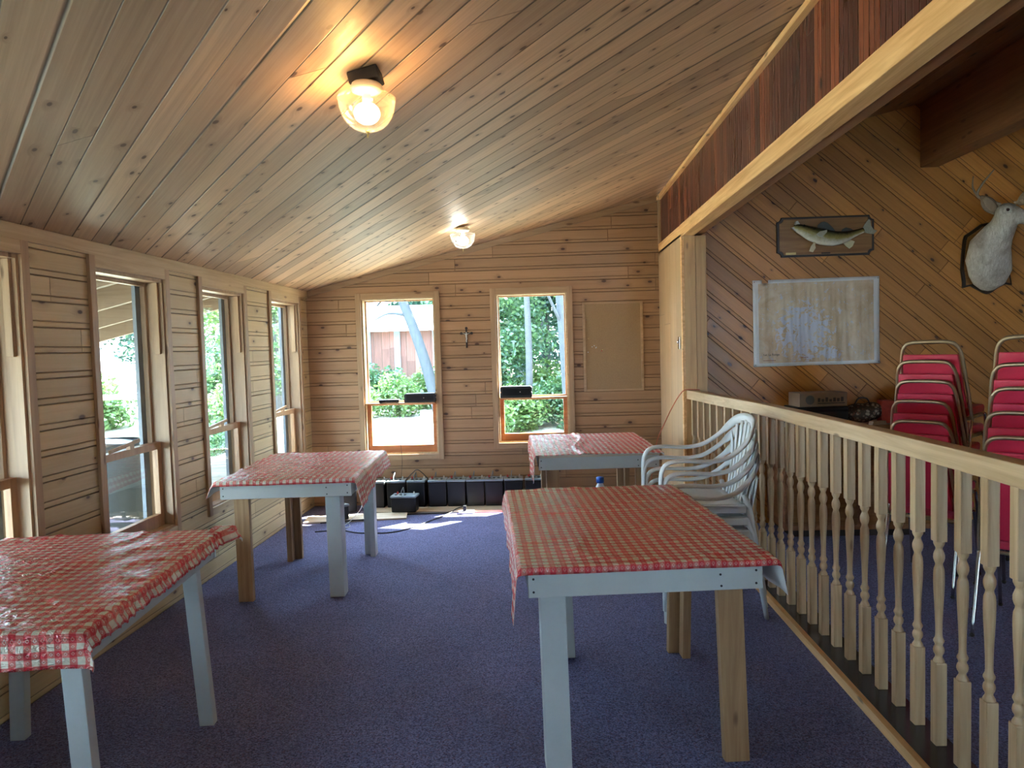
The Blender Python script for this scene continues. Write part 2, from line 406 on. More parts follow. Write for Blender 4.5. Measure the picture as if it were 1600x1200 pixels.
def wall_grid(name, plane, a0, a1, z0, z1, holes, thick, mat, topfn=None):
    """wall in plane x=const or y=const with window holes; thick goes from const to const+thick"""
    ax, c = plane; mb = MB()
    cuts = sorted(set([a0, a1] + [h[0] for h in holes] + [h[1] for h in holes]))
    for i in range(len(cuts)-1):
        p, q = cuts[i], cuts[i+1]; mid = (p+q)/2
        hs = sorted([(h[2], h[3]) for h in holes if h[0] < mid < h[1]])
        zz = z0; segs = []
        for (l, h) in hs: segs.append((zz, l)); zz = h
        segs.append((zz, None))
        for (l, h) in segs:
            t0 = h if h is not None else (topfn(p) if topfn else z1); t1 = h if h is not None else (topfn(q) if topfn else z1)
            vs = mb.box(*((c, c+thick, p, q) if ax == 'x' else (p, q, c, c+thick)), l, t0) if ax == 'x' else mb.box(p, q, min(c,c+thick), max(c,c+thick), l, t0)
            if h is None and topfn:
                for v in vs:
                    if v.co.z > l + 1e-6: v.co.z = topfn(v.co.x if ax == 'y' else 0)
    return struct(mb.build(name, mat))

WL = [(y, y+.77) for y in (-2.25, -1.1, .05, 1.19, 2.335, 3.53, 4.672, 5.892)]     # casing outer edges of the left windows; first four unseen, continued to light the room
ZW0, ZW1 = .42, 2.03
cas = .042
wall_grid('wall_left', ('x', XL), YF, YB+.15, 0, ZL, [(a+cas, b-cas, ZW0+cas, ZW1-cas-.02) for a, b in WL], -.15, M['wall_l'])
BW = [(-1.80, -.985, .44, 2.06), (-.50, .285, .53, 2.07)]
wall_grid('wall_back', ('y', YB), XL, XR+.1, 0, 0, [(a+.05, b-.05, c+.05, d-.05) for a, b, c, d in BW], .15, M['wall_b'], topfn=lambda x: zc(x))
# side panel and post where the beam lands
pb = MB(); pb.box(XR, XR+.04, 5.79, YB, 0, 2.36); struct(pb.build('wall_panel', planks('vertical_panel', (0,0,1), (0,1,0), .30, 5., (.42,.27,.14), (.58,.40,.23), groove=.003, knots=(1.5,4.,.2), var=.08)))
tr = sroot('trim_1')
a = MB(); a.box(XR-.004, XR+.018, 5.745, 5.79, 0, 2.339); a.build('corner_strip', M['beam'], tr, .002)
a = MB(); a.box(XR+.018, XR+.105, 5.745, 5.93, 0, 2.339); a.build('post_board', M['post'], tr, .002)
a = MB(); a.box(XR+.107, XR+.19, 5.75, 5.93, 0, 2.339); a.build('post_board', M['post'], tr, .002)
# diagonal wall
wall_grid('wall_right_back', ('y', YD), XR+.04, XE, 0, 0, [], .12, M['wall_d'], topfn=lambda x: zc(x))
# right-hand end wall; front wall behind the camera, its opening added for light
wall_grid('wall_right', ('x', XE), YF, YD+.1, 0, zc(XE), [], .12, M['wall_d'])
wall_grid('wall_front', ('y', YF), XL, XE, 0, 0, [(2.9, 4.3, .9, 2.1)], -.12, M['wall_b'], topfn=lambda x: zc(x))
# ceilings (slabs following the slope)
def slab(name, x0, x1, y0, y1, mat, t=.12, dz=0.):
    mb = MB(); vs = mb.box(x0, x1, y0, y1, 0, 1)
    for v in vs: v.co.z = zc(v.co.x) + dz + (t if v.co.z > .5 else 0)
    return mb.build(name, mat)
struct(slab('ceiling', XL-.15, XR+.03, YF, YB+.15, M['ceil']))
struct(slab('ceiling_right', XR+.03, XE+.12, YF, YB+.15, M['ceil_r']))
# beam, cedar fascia and mouldings
t2 = sroot('trim_2')
a = MB(); a.box(XR, XR+.095, YF, YB, 2.339, 2.434); a.build('beam_face_board', M['beam'], t2, .003)
a = MB(); a.box(XR+.097, XR+.172, YF, YB-.5, 2.352, 2.5); a.build('beam_board', M['beamdk'], t2, .003)
a = MB(); a.box(XR+.024, XR+.10, YF, YB, 2.434, 2.89); a.build('cedar_fascia', M['cedar'], t2)
a = MB(); a.box(XR-.012, XR+.024, YF, YB, 2.842, 2.872); a.build('top_moulding', M['beam'], t2, .003)
a = MB(); a.box(XR+.10, XR+.17, YF, YD, 2.5, 2.93); a.build('beam_backing', M['beamdk'], t2)
a = MB(); a.box(XR-.002, XR+.022, YB-.03, YB, 2.434, 2.842); a.build('corner_strip', M['trimz'], t2)
# purlin in the right-hand room
a = MB(); a.box(3.03, 3.17, YF, YD, 2.839, 3.34); struct(a.build('trim_3', M['beamdk'], None, .004))
# wall-top mouldings
a = MB(); a.box(XL, XL+.018, YF, YB, 2.028, 2.096); struct(a.build('trim_4', M['trim'], None, .002))
a = MB(); vs = a.box(XL+.018, XR, YB-.018, YB, 0, 1)
for v in vs: v.co.z = zc(v.co.x) - (.055 if v.co.z < .5 else .002)
struct(a.build('trim_5', M['trimx']))
# ledge under the railing
t6 = sroot('trim_6')
a = MB(); a.box(1.245, 1.272, YF+.05, 5.74, 0, .042); a.build('ledge_edge_strip', M['beam'], t6, .002)
a = MB(); a.box(1.272, 1.43, YF+.05, 5.74, 0, .040); a.build('ledge_top', M['ledge'], t6, .002)
# dark plank roof over everything, back eave unseen, sized to crop the sun
eave = slab('roof', XL-.2, XE+.4, YF-.4, YB+1.0, plain('roof_boards', (.16,.11,.07), .8, nz=.3), t=.05, dz=.125)
struct(eave)

# ---- windows
def left_window(n, y0, y1):
    w = sroot('window_%d' % n, (XL, 0, 0)); c = .048
    mb = MB()
    mb.box(0, .018, y0, y0+c, ZW0, ZW1); mb.box(0, .018, y1-c, y1, ZW0, ZW1)
    mb.build('casing', M['trimz'], w, .002)
    mb = MB(); mb.box(.0005, .0175, y0+c, y1-c, ZW1-.062, ZW1-.001); mb.build('head_casing', M['trim'], w, .002)
    mb = MB(); mb.box(.0005, .0175, y0+c, y1-c, ZW0+.001, ZW0+.05); mb.build('sill_casing', M['trim'], w, .002)
    a0, a1, z0, z1 = y0+cas, y1-cas, ZW0+cas, ZW1-cas-.02
    mb = MB(); t = .02
    mb.box(-.15, 0, a0, a0+t, z0, z1); mb.box(-.15, 0, a1-t, a1, z0, z1); mb.box(-.149, -.001, a0+t, a1-t, z1-t, z1); mb.box(-.149, -.001, a0+t, a1-t, z0, z0+t)
    mb.build('jamb', M['trimz'], w)
    # stop on the upper half, in front of the upper pane
    mb = MB(); mb.box(-.055, -.02, a0+t, a0+t+.018, 1.52, z1-t); mb.box(-.055, -.02, a1-t-.018, a1-t, 1.52, z1-t); mb.build('stop', M['trimz'], w, .002)
    # upper sash, further out
    s = .022; b0, b1 = a0+t, a1-t
    mb = MB(); mb.box(-.125, -.095, b0, b0+s, .97, z1-t); mb.box(-.125, -.095, b1-s, b1, .97, z1-t); mb.box(-.124, -.096, b0+s, b1-s, z1-t-s, z1-t); mb.box(-.124, -.096, b0+s, b1-s, .95, .985)
    up = mb.build('upper_sash', M['trimz'], w, .002)
    a = MB(); a.box(-.150, -.128, b1-.065, b1-.004, z0+t, z1-t); a.box(-.150, -.128, b0+.004, b0+.03, z0+t, z1-t); a.build('screen_frame', M['alu'], w)
    mb = MB(); mb.box(-.112, -.108, b0+s, b1-s, .985, z1-t-s); mb.build('pane', M['glass'], up)
    # lower sash, nearer
    s = .04
    mb = MB(); mb.box(-.09, -.055, b0, b0+s, z0+t, .99); mb.box(-.09, -.055, b1-s, b1, z0+t, .99); mb.box(-.0895, -.0555, b0+s, b1-s, .948, .989); mb.box(-.0895, -.0555, b0+s, b1-s, z0+t, z0+t+.075)
    lo = mb.build('lower_sash', M['sash'], w, .002)
    mb = MB(); mb.box(-.075, -.071, b0+s, b1-s, z0+t+.075, .948); mb.build('pane', M['glass'], lo)
    mb = MB(); mb.bar((-.05, b0+.12, 1.0), (-.045, b0+.40, 1.03), .012, .02); mb.box(-.065, -.04, b0+.3, b0+.34, .989, 1.015); mb.build('sash_lock', M['sash'], w, .002)
for i, (a_, b_) in enumerate(WL): left_window(i+1, a_, b_)

def back_window(n, x0, x1, zz0, zz1, zr):
    w = sroot('window_%d' % n, (0, YB, 0)); c = .052
    mb = MB(); mb.box(x0, x0+c, -.018, 0, zz0, zz1); mb.box(x1-c, x1, -.018, 0, zz0, zz1)
    mb.build('casing', M['trimz'], w, .002)
    mb = MB(); mb.box(x0+c, x1-c, -.0175, -.0005, zz1-.06, zz1-.001); mb.build('head_casing', M['trimx'], w, .002)
    mb = MB(); mb.box(x0+c, x1-c, -.0175, -.0005, zz0+.001, zz0+.055); mb.build('sill_casing', M['trimx'], w, .002)
    a0, a1, z0, z1 = x0+.05, x1-.05, zz0+.05, zz1-.05; t = .018
    mb = MB(); mb.box(a0, a0+t, 0, .15, z0, z1); mb.box(a1-t, a1, 0, .15, z0, z1); mb.box(a0+t, a1-t, .001, .149, z1-t, z1); mb.box(a0+t, a1-t, .001, .149, z0, z0+t); mb.build('jamb', M['trim'], w)
    b0, b1 = a0+t, a1-t; s = .012
    mb = MB(); mb.box(b0, b0+s, .09, .12, zr, z1-t); mb.box(b1-s, b1, .09, .12, zr, z1-t); mb.box(b0+s, b1-s, .091, .119, z1-t-s, z1-t); mb.box(b0+s, b1-s, .091, .119, zr-.02, zr+.012)
    up = mb.build('upper_sash', M['sash'], w, .002)
    mb = MB(); mb.box(b0+s, b1-s, .103, .107, zr+.012, z1-t-s); mb.build('pane', M['glass'], up)
    s = .038
    mb = MB(); mb.box(b0, b0+s, .045, .082, z0+t, zr); mb.box(b1-s, b1, .045, .082, z0+t, zr); mb.box(b0+s, b1-s, .0455, .0815, zr-.028, zr-.001); mb.box(b0+s, b1-s, .0455, .0815, z0+t, z0+t+.07)
    lo = mb.build('lower_sash', M['sashred'], w, .002)
    mb = MB(); mb.box(b0+s, b1-s, .06, .064, z0+t+.07, zr-.028); mb.build('pane', M['glass'], lo)
    mb = MB(); mb.box(b0, b1, -.05, .045, zr-.012, zr); mb.build('rail_shelf', M['sash'], w, .002)
back_window(9, *BW[0], 1.0); back_window(10, *BW[1], 1.022)
def added_window(n, ax, c, a0, a1, z0, z1, sgn):
    w = sroot('window_%d' % n); mb = MB(); t = .05; g = MB()
    def B(m, p, q, l, h, d0, d1):
        if ax == 'x': m.box(c+d0, c+d1, p, q, l, h)
        else: m.box(p, q, c+d0, c+d1, l, h)
    d0, d1 = (.03, .09) if sgn > 0 else (-.09, -.03)
    B(mb, a0, a0+t, z0, z1, d0, d1); B(mb, a1-t, a1, z0, z1, d0, d1); B(mb, a0+t, a1-t, z1-t, z1, d0, d1); B(mb, a0+t, a1-t, z0, z0+t, d0, d1)
    f = mb.build('frame', M['trimz'], w); B(g, a0+t, a1-t, z0+t, z1-t, sgn*.058, sgn*.062) if sgn > 0 else B(g, a0+t, a1-t, z0+t, z1-t, -.062, -.058); g.build('pane', M['glass'], f)


added_window(11, 'y', YF, 2.9, 4.3, .9, 2.1, -1)  # unseen window, added for fill daylight from behind the camera
# ------------------------------------------------------------------ railing
def rail_x(y):
    P = [(1.2,1.392),(2.2,1.386),(3.0,1.372),(3.9,1.34),(4.55,1.30),(5.1,1.225),(5.74,1.16)]
    if y <= P[0][0]: return P[0][1]
    for (a0, b0), (a1, b1) in zip(P, P[1:]):
        if y <= a1: return b0 + (b1-b0)*(y-a0)/(a1-a0)
    return P[-1][1]
rl = thing('railing', 'knotty pine railing with turned balusters standing on the dark ledge', 'railing', (1.36, 3.5, 0.04))
def rloc(x, y, z): return (x-1.36, y-3.5, z-.04)
hb = MB(); ys = [YF+.1+.25*i for i in range(37)]; ys = [y for y in ys if y < 5.7] + [5.742]
prev = None
for y in ys:
    x = rail_x(y); ring = [hb.bm.verts.new(rloc(x+dx, y, z)) for dx, z in ((-.034,1.055),(.034,1.055),(.034,1.125),(-.034,1.125))]
    if prev:
        for k in range(4): hb.bm.faces.new((prev[k], prev[(k+1)%4], ring[(k+1)%4], ring[k]))
    else: hb.bm.faces.new(ring[::-1])
    prev = ring
hb.bm.faces.new(prev); hb.build('handrail', M['rail'], rl, .004)
def baluster_bm():
    mb = MB(); h = 1.015; s = .0195
    mb.box(-s, s, -s, s, 0, .300); mb.box(-s, s, -s, s, .735, h)
    prof = [(.0185,.297),(.0185,.306),(.0120,.318),(.0115,.324),(.0165,.333),(.0185,.343),(.0165,.353),(.0120,.360),(.0135,.366),(.0175,.374),(.0175,.380),(.0125,.390),(.0115,.40),
            (.0118,.44),(.0132,.48),(.0152,.52),(.0172,.56),(.0182,.595),(.0180,.62),(.0165,.637),(.0128,.648),(.0118,.655),(.0155,.664),(.0182,.675),(.0182,.687),(.0150,.698),(.0115,.706),(.0112,.712),(.0150,.719),(.0178,.727),(.0185,.738)]
    mb.lathe(prof, 14)
    bmesh.ops.recalc_face_normals(mb.bm, faces=mb.bm.faces)
    me = bpy.data.meshes.new('baluster'); mb.bm.to_mesh(me); mb.bm.free()
    for p in me.polygons:
        p.use_smooth = len(p.vertices) == 4 and p.area < 2.4e-4
    return me
bme = baluster_bm(); y = 5.66; first = None
while y > 1.0:
    if first is None:
        first = link('baluster', bme, M['balus'], rl, .003); o = first
    else:
        o = first.copy(); COL.objects.link(o)
    o.location = rloc(rail_x(y) if y < 4.4 else rail_x(y), y, .04); y -= .1405

# ------------------------------------------------------------------ tables
def hang(du, rad=.010):
    """(outward, down) for an arc length du past the edge"""
    q = rad*PI/2
    if du <= 0: return 0, 0
    if du < q: a = du/rad; return rad*math.sin(a), rad*(1-math.cos(a))
    return rad, rad + du - q
def cloth(label, loc, rz, w, d, z, over, fl=(0,0,0,0), wave=.010, amp=.003, fns=(None,)*4, extra=None, seed=0, step=.014):
    l, r, f, b = over; f_l, f_r, f_f, f_b = fns
    def axis(h0, half, h1):
        n0 = max(2, int(h0/step)) if h0 > 0 else 0; n1 = max(2, int(h1/step)) if h1 > 0 else 0; nm = int(2*half/step)
        return [(-half-h0 + h0*i/n0) for i in range(n0)] + [-half + 2*half*i/nm for i in range(nm+1)] + [half + h1*(i+1)/n1 for i in range(n1)]
    us = axis(l, w/2, r); vs = axis(f, d/2, b)
    bm = bmesh.new(); uvl = bm.loops.layers.uv.new('UVMap'); grid = []
    for v in vs:
        row = []
        for u in us:
            du = max(0, abs(u)-w/2); dv = max(0, abs(v)-d/2); sx = 1 if u > 0 else -1; sy = 1 if v > 0 else -1
            su = (f_l if sx < 0 else f_r); sv = (f_f if sy < 0 else f_b)
            du2 = du*(su(v) if su else 1); dv2 = dv*(sv(u) if sv else 1)
            ou, zu = hang(du2); ov, zv = hang(dv2)
            flx = fl[0] if sx < 0 else fl[1]; fly = fl[2] if sy < 0 else fl[3]
            ou += zu*flx + (math.sin(v*19+seed)*.5+math.sin(v*43+seed*2)*.3)*wave*min(1, zu/.06) + (.004 if zu > .02 else 0)*1
            ov += zv*fly + (math.sin(u*21+seed)*.5+math.sin(u*47+seed*3)*.3)*wave*min(1, zv/.06)
            if zu > .01: ou = max(ou, .006)
            if zv > .01: ov = max(ov, .006)
            x = max(-w/2, min(w/2, u)) + sx*ou; y = max(-d/2, min(d/2, v)) + sy*ov
            dz = math.hypot(zu, zv)
            n = noise.noise(Vector((u*5+seed*9, v*9, seed)))*1.0 + noise.noise(Vector((u*14+seed, v*22+3, seed)))*.55
            ridge = max(0, 1-abs(noise.noise(Vector((u*3+seed*4, v*4.5, seed+7))))*7)**2
            zz = z + .004 + amp*(.8+.5*n) + amp*1.7*ridge - dz
            if dz > .012: zz = z - dz + amp*n*.3
            p = Vector((x, y, zz))
            if extra: p = extra(p, u, v, dz)
            row.append(bm.verts.new(p))
        grid.append(row)
    for j in range(len(vs)-1):
        for i in range(len(us)-1):
            fc = bm.faces.new((grid[j][i], grid[j][i+1], grid[j+1][i+1], grid[j+1][i])); fc.smooth = True
            for lp, (a, b_) in zip(fc.loops, ((i,j),(i+1,j),(i+1,j+1),(i,j+1))): lp[uvl].uv = (us[a]+5, vs[b_]+5)
    me = bpy.data.meshes.new('tablecloth'); bm.to_mesh(me); bm.free()
    o = link('tablecloth', me, [M['cloth'], M['clothback']]); o.location = loc; o.rotation_euler = (0,0,rz)
    s = o.modifiers.new('thick', 'SOLIDIFY'); s.thickness = .0022; s.offset = 1; s.material_offset = 1; s.material_offset_rim = 1
    o.modifiers['thick'].offset = -1
    return tag(o, label, 'tablecloth', 'checked tablecloths on the tables')
def table(label, loc, rz, w, d, z, legs, slim=False):
    """legs: (x, y, dx_bottom, dy_bottom, kind, facing)"""
    t = thing('table', label, 'table', loc, rz, 'home-made white-trimmed tables')
    th = .018; ah = .085; top = z-.001
    mb = MB(); mb.box(-w/2+.01, w/2-.01, -d/2+.01, d/2-.01, top-th, top); mb.build('tabletop', M['ply'], t)
    for sgn, nm in ((-1,'f'), (1,'b')):
        mb = MB(); y0 = sgn*(d/2-.03); mb.box(-w/2+.012, w/2-.012, min(y0, y0+sgn*.019), max(y0, y0+sgn*.019), top-th-ah, top-th+.001); mb.build('apron', M['white'], t, .002)
        if sgn < 0:
            y = y0-.019
            for (sx, sz) in ((-w/2+.03,.02),(-w/2+.03,.065),(w/2-.035,.02),(w/2-.035,.065),(w/2-.16,.03),(w/2-.157,.07)):
                mb = MB(); mb.lathe([(.0042,0),(.0042,.0012)], 10, Matrix.Translation((sx, y, top-th-sz)) @ Matrix.Rotation(PI/2, 4, 'X')); mb.build('screw', M['screw'], t)
    for sgn in (-1, 1):
        mb = MB(); x0 = sgn*(w/2-.034); mb.box(min(x0, x0+sgn*.019), max(x0, x0+sgn*.019), -d/2+.034, d/2-.034, top-th-ah, top-th+.0005); mb.build('apron', M['white'], t, .002)
    zt = top-th-.002
    for (x, y, dx, dy, mat, fx, fy, zz) in legs:
        # an L of two boards: one across (90 mm face to the front), one along the side; fx/fy say towards which corner they close
        mb = MB(); W_, T_ = (.058, .042) if slim else (.089, .038)
        def slant(vs, zb):
            for v in vs:
                if v.co.z < .1: v.co.x += dx; v.co.y += dy
        slant(mb.box(x-(W_ if fx > 0 else 0), x+(0 if fx > 0 else W_), y-(T_ if fy > 0 else 0), y+(0 if fy > 0 else T_), 0, zz if zz else zt), 0)
        yy0 = y-T_-.001-W_*.75 if fy > 0 else y+T_+.001
        if not slim: slant(mb.box(x-(T_ if fx > 0 else 0), x+(0 if fx > 0 else T_), yy0, yy0+W_*.75, 0, zt), 0)
        mb.build('leg', M[mat], t, .002)
    return t

# near right table
A4 = R(5.0)
table('near right table with one white and one bare wood front leg, beside the railing', (.275, 3.085, 0), A4, .835, 1.32, .75,
      [(-.365, -.622, .01, 0, 'white', -1, -1, .645), (.345, -.622, .03, .03, 'leg', 1, -1, .645), (-.24, .36, .02, 0, 'white', -1, 1, 0), (.43, .36, -.02, 0, 'leg', 1, 1, 0)])
cloth('red checked vinyl cloth on the near right table, bare wood and white legs below', (.283, 3.085, 0), A4, .875, 1.335, .75, (.165, .125, .022, .014), (.10,.18,0,0), .007, .0035,
      fns=(lambda v: .62+.5*max(0,(-v-.3)/.37), None, None, None), seed=1.3)
# mid left table
A2 = R(3.5)
table('white-fronted table by the left wall windows, two bare wood legs on its left', (-1.585, 4.715, 0), A2, .80, 1.13, .75,
      [(-.33, -.50, -.005, .02, 'leg', -1, -1, .645), (.30, -.475, .0, .03, 'white', 1, -1, .645), (-.28, .44, .0, 0, 'leg', -1, 1, 0), (.345, .50, .0, 0, 'white', 1, 1, 0)])
cloth('red checked cloth with white sheen on the table by the left wall windows', (-1.585, 4.715, 0), A2, .815, 1.145, .75, (.09, .165, .026, .02), (.45,.22,0,0), .010, .004,
      fns=(lambda v: .6+.8*max(0,-v), lambda v: .70+.42*max(0,-v*1.6), None, None), seed=4.1)
# far right table
A3 = R(3.0)
table('far right table by the back wall, next to the white plastic chairs', (.335, 5.50, 0), A3, .86, 1.12, .75,
      [(-.36, -.47, .0, 0, 'leg', -1, -1, .645), (.355, -.47, .0, 0, 'leg', 1, -1, .645), (-.36, .45, .0, 0, 'leg', -1, 1, 0), (.36, .45, .0, 0, 'leg', 1, 1, 0)])
def crease(p, u, v, dz):
    if dz < .01:
        c = -.09 + .05*math.sin(v*5) ; k = math.exp(-((u-c)/.012)**2); k2 = math.exp(-((u-c-.035)/.016)**2)
        p.z += .014*k - .0*k2 + .010*k2 + (.004*noise.noise(Vector((u*38, v*30, 2))) if u < c else 0)
        if u < c and v > .2: p.z += .008*math.exp(-((v-.35-u*.3)/.02)**2)
    return p
cloth('creased red checked cloth on the far right table by the back wall', (.335, 5.50, 0), A3, .875, 1.135, .75, (.17, .02, .012, .012), (.08,.1,0,0), .016, .003,
      fns=(lambda v: .6+.55*max(0, -v*1.7), None, None, None), extra=crease, seed=8.2)
# near left table, against the wall
A1 = R(6.0)
table('near left table with all white legs, pushed against the left wall', (-1.752, 2.345, 0), A1, .86, 1.07, .765,
      [(-.36, -.45, .0, 0, 'white', -1, -1, 0), (.385, -.47, .03, .0, 'white', 1, -1, .65), (-.33, .41, -.03, 0, 'white', -1, 1, 0), (.385, .41, .035, .03, 'white', 1, 1, 0)], slim=True)
def ruffle(p, u, v, dz):
    if u > .40:
        k = min(1, (u-.40)/.05); p.z += .0035*k*math.sin(v*95+3*math.sin(v*17)) + .002*k*math.sin(v*210); p.x += .003*k*math.sin(v*120+1)
    if u > .40 and v > .50: p.x += .05*min(1,(u-.40)/.05); p.z += .012
    return p
cloth('red checked cloth with a ruffled edge on the near left table', (-1.752, 2.345, 0), A1, .875, 1.085, .765, (.0, .05, .10, .05), (0,.25,.03,.3), .006, .004, extra=ruffle, seed=2.7, step=.011)

# ------------------------------------------------------------------ white plastic chairs
def plastic_chair(label, loc, rz):
    t = thing('plastic_armchair', label, 'chair', loc, rz, 'stacked white plastic armchairs')
    half = [(.272,.262,.0),(.270,.262,.30),(.268,.260,.56),(.270,.245,.635),(.276,.205,.668),(.282,.12,.675),(.282,.0,.668),(.272,-.10,.685),(.252,-.18,.735),(.222,-.235,.79),(.165,-.272,.838),(.085,-.29,.858),(0,-.295,.862)]
    pr = smooth_path(half, 4); pl = [Vector((-p.x, p.y, p.z)) for p in pr][::-1]
    full = pr + pl[1:]
    mb = MB(); n = len(full); ru = []; rv = []
    for p in full:
        ru.append(.030 if p.z > .55 else .020+.010*(p.z/.55)); rv.append(.011)
    # arms lie flat: the width runs across
    rings = []; seg = 10
    for i, p in enumerate(full):
        tdir = (full[min(i+1,n-1)] - full[max(i-1,0)]).normalized()
        h = Vector((1,0,0)) if abs(p.x) > .2 or True else Vector((0,0,1))
        if abs(tdir.x) > .75: side = Vector((0,0,1)) - tdir*tdir.z; 
        else: side = Vector((1,0,0)) - tdir*tdir.x
        side = (Vector((1,0,0)) - tdir*tdir.x)
        k = min(1, max(0, (abs(tdir.x)-.35)/.4))
        other = (Vector((0,-.2,1)) - tdir*tdir.dot(Vector((0,-.2,1))))
        sg = -1 if p.x > 0 else 1
        side = side.normalized()*(1-k) + other.normalized()*k*(sg if False else 1)*(1)
        if p.x < 0 and k < 1: side = (-(Vector((1,0,0)) - tdir*tdir.x).normalized())*(1-k) + other.normalized()*k
        if p.x >= 0 and k < 1: side = ((Vector((1,0,0)) - tdir*tdir.x).normalized())*(1-k) + other.normalized()*k
        side.normalize(); nn = side.cross(tdir).normalized()
        rings.append([mb.bm.verts.new(p + side*ru[i]*math.cos(2*PI*q/seg) + nn*rv[i]*math.sin(2*PI*q/seg)) for q in range(seg)])
    for i in range(n-1):
        for q in range(seg): mb.bm.faces.new((rings[i][q], rings[i][(q+1)%seg], rings[i+1][(q+1)%seg], rings[i+1][q]))
    mb.bm.faces.new(rings[0][::-1]); mb.bm.faces.new(rings[-1])
    mb.build('arm_frame', M['plastic'], t, 0, True)
    # seat: curved slab with front roll
    mb = MB(); rows = []
    for j in range(13):
        v = j/12; y = .25 - .46*v; row = []
        for i in range(13):
            u = -1+2*i/12; wd = .235 - .03*v
            z = .425 - .018*math.sin(v*PI)*(1-u*u) - (.03*max(0,(.12-v)/.12)**2) + .012*u*u - .02*v
            row.append(mb.bm.verts.new((u*wd, y, z)))
        rows.append(row)
    for j in range(12):
        for i in range(12): mb.bm.faces.new((rows[j][i], rows[j][i+1], rows[j+1][i+1], rows[j+1][i]))
    s = mb.build('seat', M['plastic'], t, 0, True); s.modifiers.new('thick', 'SOLIDIFY').thickness = .006
    mb = MB(); mb.sweep([(-.262,.252,.43),(-.2,.262,.415),(0,.268,.408),(.2,.262,.415),(.262,.252,.43)], .022, .012, (0,1,0), 8); 
    for sx in (-1,1): mb.bar((sx*.245,.24,.41), (sx*.24,-.2,.40), .03, .04)
    mb.build('seat_rim', M['plastic'], t, .004)
    # back slats fanning out
    for k in range(7):
        q = (k-3)/3; xb = q*.13; xt = q*.20; zt = .853 - .085*abs(q)**2.2
        mb = MB(); pts = smooth_path([(xb,-.205,.42),(xb*1.05,-.225,.52),(xb*1.25+.0,-.25,.66),(xt,-.285+.03*abs(q)**2,zt)], 4)
        mb.sweep(pts, [.015+.011*i/len(pts) for i in range(len(pts))], .0045, (0,1,0), 8); mb.build('back_slat', M['plastic'], t, 0, True)
    for sx in (-1, 1):
        mb = MB(); mb.sweep([(sx*.215,-.20,.47),(sx*.225,-.225,.40),(sx*.245,-.285,.0)], [.026,.030,.022], [.014,.014,.012], (0,1,0), 8); mb.build('leg', M['plastic'], t, 0, True)
        mb = MB(); mb.sweep([(sx*.262,.25,.44),(sx*.268,.255,.3),(sx*.272,.262,.0)], [.028,.026,.021], [.013,.013,.012], (0,1,0), 8); mb.build('leg', M['plastic'], t, 0, True)
    return t
pc = plastic_chair('bottom chair of the white plastic armchair stack beside the railing', (.875, 4.10, .0), R(92))
for i, lb in enumerate(('second from bottom in the stack of white plastic armchairs by the railing', 'second from top in the stack of white plastic armchairs by the railing', 'top chair of the white plastic armchair stack, its fan back fully in view')):
    c = dup(pc, (.875-.006*(i+1), 4.10+.004*i, .066*(i+1)), R(92+(i%2)), lb)

# ------------------------------------------------------------------ red stacking chairs
def red_chair(label, loc, rz):
    t = thing('stacking_chair', label, 'chair', loc, rz, 'stacked red vinyl chairs')
    half = [(.225,-.17,.40),(.222,-.20,.50),(.205,-.235,.66),(.188,-.268,.80),(.165,-.285,.855),(.12,-.292,.878),(.0,-.294,.882)]
    pr = smooth_path(half, 5); full = pr + [Vector((-p.x,p.y,p.z)) for p in pr][::-1][1:]
    mb = MB(); mb.tube(full, .0115, 10); mb.build('back_frame', M['bronze'], t, 0, True)
    bp = MB(); rows = []
    for j in range(7):
        z = .48 + .325*j/6; yb = -.20 - (z-.48)*.235; wd = .205 - (z-.48)*.10
        rows.append([(u*wd, yb-.002+.010*(1-u*u), z) for u in (-1,-.5,0,.5,1)])
    fr = [[bp.bm.verts.new((x, y+.018, z)) for x, y, z in r] for r in rows]; bk = [[bp.bm.verts.new((x, y-.018, z)) for x, y, z in r] for r in rows]
    for j in range(6):
        for i in range(4):
            bp.bm.faces.new((fr[j][i], fr[j][i+1], fr[j+1][i+1], fr[j+1][i])); bp.bm.faces.new((bk[j][i+1], bk[j][i], bk[j+1][i], bk[j+1][i+1]))
        for i in (0, 4): bp.bm.faces.new((fr[j][i], fr[j+1][i], bk[j+1][i], bk[j][i]))
    for j in (0, 6):
        for i in range(4): bp.bm.faces.new((fr[j][i], fr[j][i+1], bk[j][i+1], bk[j][i]))
    bp.build('backrest', M['redv'], t, .007, True, 3)
    sb = MB(); sb.box(-.205, .205, -.17, .22, .425, .475); sb.build('seat', M['redv'], t, .016, False, 3)
    sf = MB(); sf.tube([(-.20,.19,.412),(-.20,-.17,.412),(.20,-.17,.412),(.20,.19,.412),(-.20,.19,.412)], .010, 8); sf.build('seat_frame', M['bronze'], t, 0, True)
    for sx in (-1, 1):
        a = MB(); a.tube(smooth_path([(sx*.222,-.16,.44),(sx*.224,-.19,.36),(sx*.228,-.30,.0)], 4), .0105, 8); l = a.build('leg', M['chrome'], t, 0, True)
        a = MB(); a.blob((sx*.228,-.30,.008), (.014,.014,.010)); a.build('foot_cap', M['black'], l)
        a = MB(); a.tube(smooth_path([(sx*.214,.17,.42),(sx*.216,.19,.36),(sx*.222,.27,.0)], 4), .0105, 8); l = a.build('leg', M['chrome'], t, 0, True)
        a = MB(); a.blob((sx*.222,.27,.008), (.014,.014,.010)); a.build('foot_cap', M['black'], l)
    return t
AZ = R(-44); F = Vector((math.sin(-AZ), math.cos(AZ), 0))
rc = red_chair('lowest red chair of the left stack behind the railing', (2.0, 4.3, 0), AZ)
names = ['second', 'third', 'fourth', 'fifth', 'top']
